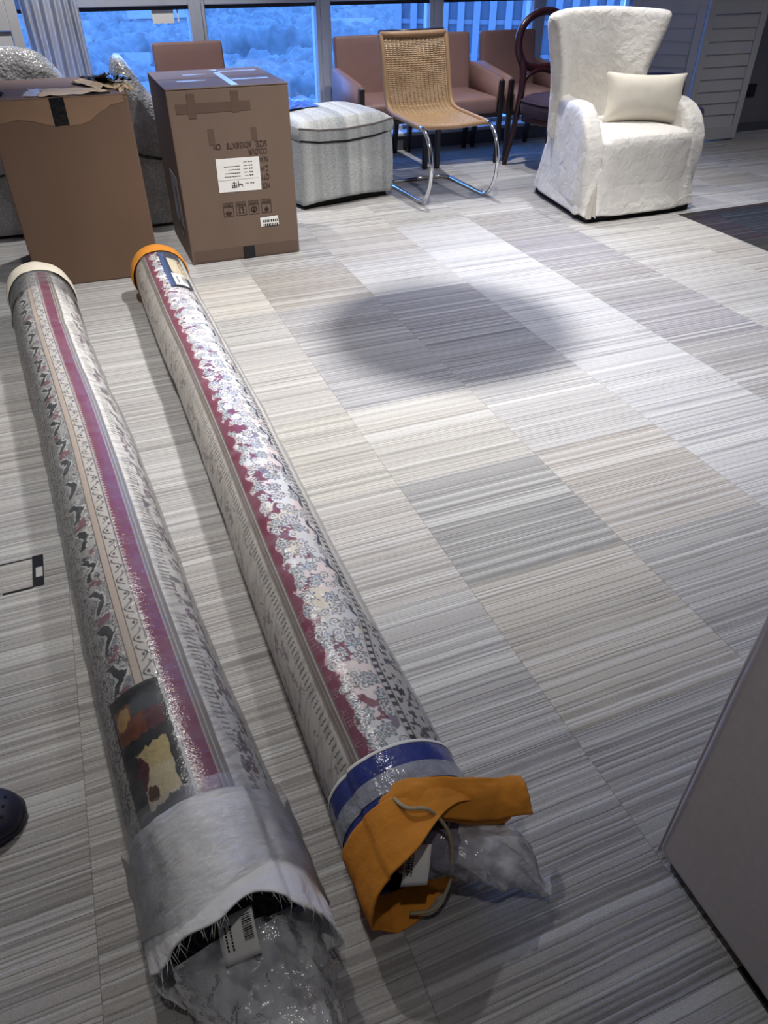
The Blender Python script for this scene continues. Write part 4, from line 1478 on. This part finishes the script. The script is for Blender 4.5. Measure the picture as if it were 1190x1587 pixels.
for s in (-1, 1):
    x = s * HW
    side = [(x, q.x, q.y) for q in sp_]
    tube('side_binding', side, 0.0165, M_rattanwrap, cc, 10)
    # chrome: seat front -> round bow -> floor runner
    pts = [(x, -0.20, 0.436)]
    n = 26
    for k in range(n + 1):
        an = R(88 - 176 * k / n)
        pts.append((x, -0.235 - 0.165 * math.cos(an), 0.224 + 0.2115 * math.sin(an)))
    pts += [(x, -0.20, 0.0125), (x, 0.0, 0.0125), (x, 0.20, 0.0125)]
    for k in range(1, 7):
        an = R(15 * k)
        pts.append((x - s * (0.07 - 0.07 * math.cos(an)), 0.20 + 0.07 * math.sin(an), 0.0125))
    pts.append((0.0, 0.27, 0.0125))
    tube('chrome_tube', pts, 0.0122, M_steel, cc, 12)
    for k in (0,):
        tube('joint_bolt', [(x, -0.235, 0.0255), (x, -0.235, 0.034)], [0.009, 0.005], M_steel, cc, 8)
tube('top_binding', [(-HW, 0.378, 0.862), (-HW * 0.5, 0.383, 0.859), (HW * 0.5, 0.383, 0.859), (HW, 0.378, 0.862)], 0.018, M_rattanwrap, cc, 10)
tube('front_binding', [(-HW, -0.232, 0.434), (0, -0.234, 0.426), (HW, -0.232, 0.434)], 0.015, M_rattanwrap, cc, 10)
tube('back_tube', [(-HW, 0.404, 0.874), (HW, 0.404, 0.874)], 0.011, M_blackwood, cc, 8)

# ================================================================== GREY OTTOMAN
ot = thing('ottoman', 'grey tweed storage ottoman with puffed cushion top', 'ottoman', (1.555, 4.90, 0), R(11.5))
def skirt_o(u, v):
    an = v * 4
    k = int(an) % 4
    t = an - int(an)
    hx, hy = 0.325, 0.255
    cs = [(-hx, -hy), (hx, -hy), (hx, hy), (-hx, hy)]
    a, b = cs[k], cs[(k + 1) % 4]
    x, y = a[0] + (b[0] - a[0]) * t, a[1] + (b[1] - a[1]) * t
    z = 0.028 + 0.375 * u
    n = float(fbm(v * 24 + 2, u * 2.5)) - 0.5
    fl = 1.02 - 0.03 * u + 0.02 * math.sin(u * 3)
    if k == 0:
        y -= 0.012 * math.sin(t * 3.1) * (1 - u)
        z += 0.020 * math.sin(t * math.pi) * (1 - u) - 0.025 * math.sin(t * math.pi) * u
    return (x * fl + 0.02 * n * (1 - u), y * fl + 0.025 * n * (1 - u), z)
surf('fabric_skirt', 16, 120, skirt_o, M_tweed, ot, cv=True, solid=0.006)
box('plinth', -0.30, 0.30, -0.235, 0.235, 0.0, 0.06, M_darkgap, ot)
def cush(u, v):
    x = (u - 0.5) * 2
    y = (v - 0.5) * 2
    px = x * 0.330
    py = y * 0.262
    dome = (1 - abs(x) ** 3.2) * (1 - abs(y) ** 3.2)
    n = float(fbm(u * 4 + 3, v * 4)) - 0.5
    return (px, py, 0.462 - 0.030 * (1 - x * x) * (1 if y < -0.9 else 0) + 0.052 * dome ** 0.5 + 0.03 * n * dome)
surf('cushion_top', 40, 34, cush, M_tweed, ot)
def boxing(u, v):
    an = v * 4
    k = int(an) % 4
    t = an - int(an)
    hx, hy = 0.330, 0.262
    cs = [(-hx, -hy), (hx, -hy), (hx, hy), (-hx, hy)]
    a, b = cs[k], cs[(k + 1) % 4]
    x, y = a[0] + (b[0] - a[0]) * t, a[1] + (b[1] - a[1]) * t
    sagf = 0.030 * math.sin(t * math.pi) if k == 0 else 0
    bul = 1 + 0.018 * math.sin(u * math.pi)
    return (x * bul, y * bul, 0.392 + 0.070 * u - sagf)
surf('cushion_side', 8, 120, boxing, M_tweed, ot, cv=True)
tube('piping', [(-0.332, -0.264, 0.462), (-0.2, -0.266, 0.442), (0, -0.267, 0.433), (0.2, -0.266, 0.442), (0.332, -0.264, 0.462)], 0.005, M_piping, ot, 6)
tube('shadow_gap', [(-0.33, -0.258, 0.396), (-0.2, -0.260, 0.374), (0, -0.262, 0.363), (0.2, -0.260, 0.374), (0.33, -0.258, 0.396), (0.332, 0.0, 0.396), (0.33, 0.25, 0.396)], 0.007, M_darkgap, ot, 6)  # black tube in place of the shade between cushion and skirt
# blue plastic on top, rear left
M_bluebag = mat('blue_white_plastic', s2l(60, 96, 190), 0.2, 0.6, 12, 30, 0.6, 0.01)
def bag(u, v):
    n = float(fbm(u * 4 + 1, v * 4 + 2))
    return (-0.14 + 0.28 * u, -0.09 + 0.18 * v, 0.010 + 0.055 * n * math.sin(u * 3.1) * math.sin(v * 3.1))
bg_o = surf('plastic_bag', 26, 20, bag, M_bluebag, None, solid=0.001)
bg_o.location = (1.37, 4.985, 0.506)
bg_o.rotation_euler = (0, 0, R(15))
tag(bg_o, 'crumpled blue plastic packaging lying on the grey ottoman', 'bag')

# ================================================================== DARK BALLOON-BACK CHAIR
bl = thing('balloon_back_chair', 'dark mahogany balloon-back chair with plum velvet seat', 'chair', (3.285, 4.94, 0), R(8))
loop = []
for k in range(37):
    an = R(-32 + 244 * k / 36)
    rx = 0.222 + 0.018 * math.sin(an)
    loop.append((rx * math.cos(an), 0.195 + 0.035 * (0.76 + 0.19 * math.sin(an)), 0.770 + 0.185 * math.sin(an)))
tube('back_loop', [(p[0], p[1], p[2]) for p in loop], [0.030 - 0.005 * abs(math.sin(k / 36 * math.pi)) for k in range(37)], M_darkwood, bl, 10, flat=0.8)
for s in (-1, 1):
    tube('rear_leg', crom([(s * 0.188, 0.222, 0.70), (s * 0.172, 0.205, 0.62), (s * 0.176, 0.195, 0.50), (s * 0.185, 0.200, 0.40), (s * 0.196, 0.235, 0.18), (s * 0.208, 0.275, 0.0)], 6), [0.026] * 8 + [0.024] * 8 + [0.022] * 5 + [0.020] * 5 + [0.017] * 5, M_darkwood, bl, 8)
    tube('front_leg', [(s * 0.185, -0.165, 0.385), (s * 0.190, -0.172, 0.25), (s * 0.192, -0.180, 0.0)], [0.026, 0.021, 0.014], M_darkwood, bl, 8)
tube('cross_splat', crom([(-0.180, 0.215, 0.665), (-0.10, 0.222, 0.632), (0, 0.224, 0.622), (0.10, 0.222, 0.632), (0.180, 0.215, 0.665)], 6), 0.026, M_darkwood, bl, 8, flat=0.6)
tube('lower_arch', crom([(-0.172, 0.20, 0.50), (-0.13, 0.21, 0.575), (0, 0.22, 0.612), (0.13, 0.21, 0.575), (0.172, 0.20, 0.50)], 6), 0.017, M_darkwood, bl, 8)
def bseat(u, v):
    an = v * 2 * math.pi
    c, s = math.cos(an), math.sin(an)
    hx, hy = 0.225, 0.205
    e = 0.55
    X = hx * math.copysign(abs(c) ** e, c)
    Y = hy * math.copysign(abs(s) ** e, s)
    prof = [(0.93, 0.345), (1.0, 0.37), (1.02, 0.41), (0.99, 0.445), (0.90, 0.465), (0.6, 0.480), (0.02, 0.486)]
    t = u * (len(prof) - 1)
    i = min(int(t), len(prof) - 2)
    f = t - i
    r = prof[i][0] * (1 - f) + prof[i + 1][0] * f
    z = prof[i][1] * (1 - f) + prof[i + 1][1] * f
    return (X * r, Y * r + 0.0, z)
surf('seat', 22, 64, bseat, M_purple, bl, cv=True)
tube('seat_piping', [(0.226 * math.copysign(abs(math.cos(a)) ** .55, math.cos(a)), 0.206 * math.copysign(abs(math.sin(a)) ** .55, math.sin(a)), 0.442) for a in [2 * math.pi * k / 60 for k in range(60)]], 0.005, M_purple, bl, 6, True)
surf('seat_frame', 4, 48, lambda u, v: (0.208 * math.copysign(abs(math.cos(v * 2 * math.pi)) ** .55, math.cos(v * 2 * math.pi)), 0.188 * math.copysign(abs(math.sin(v * 2 * math.pi)) ** .55, math.sin(v * 2 * math.pi)), 0.315 + 0.04 * u), M_darkwood, bl, cv=True, solid=0.014)

# ================================================================== WHITE WING ARMCHAIR
wc = thing('wing_armchair', 'white slipcovered armchair with tall flared back and scooped arms', 'chair', (3.150, 4.085, 0), R(0))
def wback(u, v):
    z = 0.36 + 0.655 * v
    t = 2 * u - 1
    k = float(ss(0.60, 1.02, z))
    hw = 0.325 + 0.095 * k ** 1.2
    wing = 0.20 * abs(t) ** 2.6 * (0.55 + 0.45 * k)
    return (hw * t - 0.030, 0.250 + 0.10 * (z - 0.4) - wing + 0.02 * k, z + 0.012 * (1 - t * t) * v - 0.006 * abs(t) ** 3 * v)
wb_ = surf('backrest', 15, 10, wback, M_slip, wc, solid=0.085, off=0, sub=2)
for s in (-1, 1):
    def arm(u, v, s=s):
        # outline swept front to back, section rounded
        y = -0.345 + 0.60 * u
        topz = float(np.interp(y, [-0.345, -0.32, -0.28, -0.22, -0.15, -0.05, 0.05, 0.15, 0.255], [0.40, 0.455, 0.520, 0.570, 0.598, 0.598, 0.590, 0.590, 0.60]))
        an = v * 2 * math.pi
        c, q = math.cos(an), math.sin(an)
        hx = 0.056 + 0.010 * math.sin(u * 3.0)
        hz = (topz - 0.05) / 2
        e = 0.42
        x = s * (0.345 + 0.018 * (q > 0) * (1 - u)) + hx * math.copysign(abs(c) ** e, c)
        z = 0.05 + hz + hz * math.copysign(abs(q) ** 0.22, q)
        squ = 1.0 if u > 0.02 else 0.86
        n = float(fbm(u * 8 + 5 * s, v * 6 + 3)) - 0.5
        return (s * 0.345 + (x - s * 0.345) * squ + 0.010 * n - s * 0.115 * max(0, u - 0.15), y, z - (0.02 if u < 0.02 else 0))
    surf('arm', 34, 44, arm, M_slip, wc, cv=True, caps=True)
def wseat(u, v):
    an = v * 2 * math.pi
    c, q = math.cos(an), math.sin(an)
    e = 0.15
    prof = [(1.0, 0.06), (1.0, 0.25), (1.0, 0.385), (0.985, 0.420), (0.94, 0.445), (0.82, 0.460), (0.5, 0.474), (0.01, 0.480)]
    t = u * (len(prof) - 1)
    i = min(int(t), len(prof) - 2)
    f = t - i
    r = prof[i][0] * (1 - f) + prof[i + 1][0] * f
    z = prof[i][1] * (1 - f) + prof[i + 1][1] * f
    X = 0.315 * math.copysign(abs(c) ** e, c)
    Y = 0.320 * math.copysign(abs(q) ** e, q)
    return (X * r, Y * r - 0.055, z + 0.006 * (float(fbm(c * 3 + 9, q * 3 + u * 3)) - 0.5))
surf('seat', 30, 96, wseat, M_slip, wc, cv=True)
def wskirt(u, v):
    an = v * 2 * math.pi
    c, q = math.cos(an), math.sin(an)
    e = 0.22
    z = 0.30 - 0.262 * u
    flare = 0.965 + 0.085 * u ** 1.2
    Y = (0.350 + 0.028 * u ** 0.4) * math.copysign(abs(q) ** e, q)
    hw = 0.352 - 0.052 * Y / 0.372
    X = hw * math.copysign(abs(c) ** e, c)
    rip = 0.012 * u ** 1.6 * math.sin(an * 15 + 2 * math.sin(an * 4)) + 0.016 * u * (float(fbm(v * 26, u * 1.5)) - 0.5) * 2
    n = 1 + rip
    zz = z + (0.006 * math.sin(an * 9) * u)
    return (X * flare * n, (Y - 0.005) * flare * n, max(zz, 0.028))
surf('skirt', 26, 220, wskirt, M_slip, wc, cv=True, solid=0.003)
# open pleat at the front corner, its inner shade put into the colour
def pleat(side):
    t = side
    return [(t * 0.300, -0.392, 0.265), (t * 0.345, -0.404, 0.040), (t * 0.285, -0.405, 0.034), (t * 0.312, -0.375, 0.05)]
M_pleat = mat('slipcover_pleat_shaded', s2l(196, 190, 180), 0.8, 0.05, 20)  # slipcover colour darkened for the shade inside the fold
pv_ = [(-0.350, -0.384, 0.235), (-0.405, -0.406, 0.034), (-0.372, -0.414, 0.033), (-0.366, -0.400, 0.05), (-0.338, -0.412, 0.033)]
mobj('pleat', pv_, [(0, 1, 2), (0, 2, 3), (0, 3, 4)], M_pleat, wc)
mobj('base_board', [(-0.378, -0.372, 0), (0.378, -0.372, 0), (0.285, 0.35, 0), (-0.285, 0.35, 0), (-0.378, -0.372, 0.034), (0.378, -0.372, 0.034), (0.285, 0.35, 0.034), (-0.285, 0.35, 0.034)], [(3, 2, 1, 0), (4, 5, 6, 7), (0, 1, 5, 4), (1, 2, 6, 5), (2, 3, 7, 6), (3, 0, 4, 7)], M_darkgap, wc)  # blackened to give the dark gap its shade beneath the hem
# pillow
def pil(sign):
    def fn(u, v):
        x, y = 2 * u - 1, 2 * v - 1
        e = (1 - abs(x) ** 2.4) * (1 - abs(y) ** 2.4)
        pinch = 1 - 0.12 * (1 - abs(x) ** 2) * abs(y) - 0.0
        pinx = 1 - 0.09 * (1 - abs(y) ** 2) * abs(x)
        n = float(fbm(u * 5 + 2, v * 5 + sign)) - 0.5
        return (0.255 * x * pinx, sign * (0.082 * max(e, 0) ** 0.55 + 0.006 * n * e), 0.136 * y * pinch)
    return fn
pw = thing('throw_pillow', 'ivory rectangular pillow leaning in the white armchair', 'pillow', (3.262, 3.995, 0.592), R(-4))
pw.rotation_euler = (R(-17), R(2), R(-14))
surf('pillow_front', 30, 24, pil(-1), M_pillow, pw)
surf('pillow_back', 30, 24, pil(1), M_pillow, pw)

# ================================================================== NAVY CHAIR BEHIND
nc = thing('accent_chair', 'navy velvet chair of which the rounded back shows behind the white armchair', 'chair', (4.12, 4.82, 0), R(-8))
def nb(u, v):
    t = 2 * u - 1
    z = 0.30 + 0.27 * v * (1 - 0.22 * abs(t) ** 6)
    return (0.222 * t, 0.22 - 0.10 * abs(t) ** 2.5, z)
surf('backrest', 17, 8, nb, M_navy, nc, solid=0.05, off=0, sub=2)
bobj('seat', bm_box(-0.22, 0.22, -0.22, 0.22, 0.26, 0.40, 0.04, 3), M_navy, nc, True)
for sx in (-1, 1):
    for sy in (-1, 1):
        tube('leg', [(sx * 0.18, sy * 0.17, 0.27), (sx * 0.20, sy * 0.19, 0.0)], [0.02, 0.012], M_blackwood, nc, 8)

# ================================================================== LOUVRED SHUTTERS
def shutter_panel(root, p0, p1, name='panel_frame', h=2.42):
    """one vertical panel from floor point p0 to p1"""
    a = Vector((p0[0], p0[1], 0))
    d = Vector((p1[0] - p0[0], p1[1] - p0[1], 0))
    L = d.length
    an = math.atan2(d.y, d.x)
    fr = bpy.data.objects.new('panel', None)
    link(fr, root)
    fr.location = a
    fr.rotation_euler = (0, 0, an)
    st = 0.062
    box('stile', 0.002, st, -0.016, 0.016, 0.012, h, M_shutter, fr, 0.003)
    box('stile', L - st, L - 0.002, -0.016, 0.016, 0.012, h, M_shutter, fr, 0.003)
    box('rail', st, L - st, -0.016, 0.016, 0.012, 0.115, M_shutter, fr, 0.003)
    box('rail', st, L - st, -0.016, 0.016, 0.895, 1.12, M_shutter, fr, 0.003)
    box('rail', st, L - st, -0.016, 0.016, h - 0.10, h, M_shutter, fr, 0.003)
    src = None
    z = 0.158
    while z < h - 0.13:
        if not 0.85 < z < 1.165:
            if src is None:
                src = box('slat', st + 0.002, L - st - 0.002, -0.005, 0.005, -0.046, 0.046, M_shutter, fr, 0.003, 1, loc=(0, 0, z), rot=(R(-7), 0, 0))
            else:
                again(src, 'slat', fr, (0, 0, z))
        z += 0.086
    return fr
sh = thing('louvre_shutter', 'white folding louvred shutter standing right of the white armchair', 'shutter', (0, 0, 0))
shutter_panel(sh, (4.735, 5.262), (5.300, 5.248))
shutter_panel(sh, (4.330, 5.650), (4.722, 5.262))
sh2 = thing('louvre_shutter', 'white louvred shutter panel left of the white curtain', 'shutter', (0, 0, 0))
shutter_panel(sh2, (-0.66, 5.80), (-0.10, 5.80))

# ================================================================== CURTAIN, PAPER, SOCKETS
def curt(u, v):
    x = -0.085 + 0.355 * u
    z = 0.02 + 2.40 * v
    return (x + 0.010 * math.sin(z * 2 + u * 9), 5.84 + 0.030 * math.sin(u * 2 * math.pi * 6.5) + 0.015 * math.sin(u * 19 + z * 0.8), z)
ct = surf('curtain', 120, 20, curt, M_curtain, None, solid=0.0015)
tag(ct, 'white pleated curtain hanging beside the left window', 'curtain')
pn = box('paper_note', 0.735, 0.880, 6.112, 6.114, 0.885, 0.985, M_label)
tag(pn, 'white paper sheet stuck on the window under the left transom', 'paper')
ps = box('paper_strip', 0.903, 0.914, 6.112, 6.114, 0.89, 0.98, M_label)
tag(ps, 'narrow white paper strip beside the sheet on the window', 'paper')
so = thing('wall_socket', 'black socket plate on the grey wall right of the shutter', 'socket', (5.583, 5.48, 0.32))
box('plate', -0.050, 0.050, -0.012, 0.0, -0.048, 0.048, M_blackplastic, so, 0.004, 2)
box('insert', -0.030, 0.030, -0.014, -0.012, -0.030, 0.030, M_gasket, so, 0.0008)

fb = thing('floor_box', 'carpet-covered floor outlet lid with black cable slot, left of the rugs', 'floor outlet', (-0.39, 1.665, 0))
# black recess frame: slot at the right, hairline gaps above and below the lid
box('cable_slot', 0.043, 0.071, -0.064, 0.064, 0.0006, 0.0022, M_blackplastic, fb, 0.0004)
box('lid_gap', -0.14, 0.043, 0.056, 0.061, 0.0004, 0.0014, M_blackplastic, fb)
box('lid_gap', -0.03, 0.043, -0.067, -0.062, 0.0004, 0.0014, M_blackplastic, fb)
box('slot_insert', 0.052, 0.069, -0.030, 0.010, 0.0022, 0.0042, M_greyplastic, fb, 0.0006)
lid = box('carpet_lid', -0.14, 0.041, -0.061, 0.055, 0.0004, 0.0018, M_carpet, fb, 0.0005)
lid.color = (*s2l(172, 168, 164), 1)

# ================================================================== CLOG AT THE LEFT EDGE
cg = thing('rubber_clog', 'dark navy perforated clog at the left edge of the carpet', 'shoe', (-0.506, 0.950, 0), R(-8))
def clog(u, v):
    # u along the length (heel -0.14 .. toe +0.14), v round the section over the top
    x = -0.14 + 0.28 * u
    w = 0.064 * (max(0.0, 1 - abs(2 * u - 1.0) ** 3.2)) ** 0.5 + 0.0015
    hgt = float(np.interp(u, [0, 0.1, 0.35, 0.5, 0.62, 0.8, 0.93, 1.0], [0.050, 0.058, 0.060, 0.082, 0.084, 0.066, 0.046, 0.026]))
    an = v * math.pi
    return (x, w * math.cos(an) * (0.96 + 0.04 * math.sin(an)), 0.020 + (hgt - 0.020) * math.sin(an) ** 0.8)
up_ = surf('clog_upper', 44, 28, clog, M_clog, cg, solid=0.003)
def csole(u, v):
    x, y, z = clog(u, 0)
    w = abs(y)
    an = v * 2 * math.pi
    return (x * 1.02, (w + 0.004) * math.cos(an), 0.012 + 0.012 * math.sin(an))
surf('clog_sole', 44, 16, csole, M_clog, cg, cv=True, caps=True)
hs = None
for u in (0.66, 0.72, 0.78, 0.84, 0.90):
    for v in ((0.26, 0.38, 0.5, 0.62, 0.74) if u < 0.87 else (0.36, 0.5, 0.64)):
        a = Vector(clog(u, v))
        n = (Vector(clog(u + 0.01, v)) - a).cross(Vector(clog(u, v + 0.02)) - a).normalized()
        if n.z < 0:
            n = -n
        q = n.to_track_quat('Z', 'Y').to_euler()
        if hs is None:
            bm = bmesh.new()
            bmesh.ops.create_cone(bm, cap_ends=True, segments=10, radius1=0.0036, radius2=0.0032, depth=0.0016)
            hs = bobj('vent_hole', bm, M_hole, cg, loc=a + n * 0.0018, rot=q)
        else:
            again(hs, 'vent_hole', cg, a + n * 0.0018, q)

# ================================================================== SOFA AT THE RIGHT EDGE
sf = thing('sofa', 'warm grey upholstered sofa side panel at the right edge', 'sofa', (0.702, 0.432, 0))
bobj('side_panel', bm_box(0.0, 0.16, -0.95, 0.0, 0.022, 0.68, 0.022, 3), M_sofa, sf, True)
bobj('side_panel', bm_box(1.55, 1.71, -0.95, 0.0, 0.022, 0.68, 0.022, 3), M_sofa, sf, True)
bobj('seat', bm_box(0.165, 1.545, -0.80, 0.02, 0.10, 0.43, 0.05, 3), M_sofa, sf, True)
bobj('backrest', bm_box(0.165, 1.545, -0.95, -0.74, 0.10, 0.85, 0.05, 3), M_sofa, sf, True)
box('base_board', 0.02, 1.69, -0.92, -0.03, 0.0, 0.10, M_darkgap, sf)  # blackened in place of the shade below the sofa
tube('piping', [(-0.001, -0.012, 0.035), (-0.002, -0.011, 0.2), (-0.002, -0.011, 0.5), (-0.001, -0.013, 0.665)], 0.0022, M_sofa, sf, 6)

# ================================================================== UNSEEN PENDANT, added above the open carpet to throw the round shadow
cxs, cys = 1.36, 2.66
lx, ly, lz = SPOT_A.location
f_ = 0.28
pc = (lx + (cxs - lx) * f_, ly + (cys - ly) * f_, lz * (1 - f_))
pd = thing('shadow_pendant', 'unseen round pendant added to cast the round shadow on the open carpet', 'lamp', (pc[0], pc[1], pc[2]))
rS = 0.55 * f_
surf('shade', 14, 48, lambda u, v: ((0.03 + (rS - 0.03) * u ** 0.7) * math.cos(v * 2 * math.pi), (0.03 + (rS - 0.03) * u ** 0.7) * math.sin(v * 2 * math.pi), 0.05 - 0.05 * u ** 2), M_alu, pd, cv=True, solid=0.003, caps=False)
surf('shade_top', 2, 24, lambda u, v: ((0.002 + 0.03 * u) * math.cos(v * 2 * math.pi), (0.002 + 0.03 * u) * math.sin(v * 2 * math.pi), 0.051), M_alu, pd, cv=True)
tube('cord', [(0, 0, 0.05), (0, 0, 2.75 - pc[2])], 0.004, M_blackplastic, pd, 6)
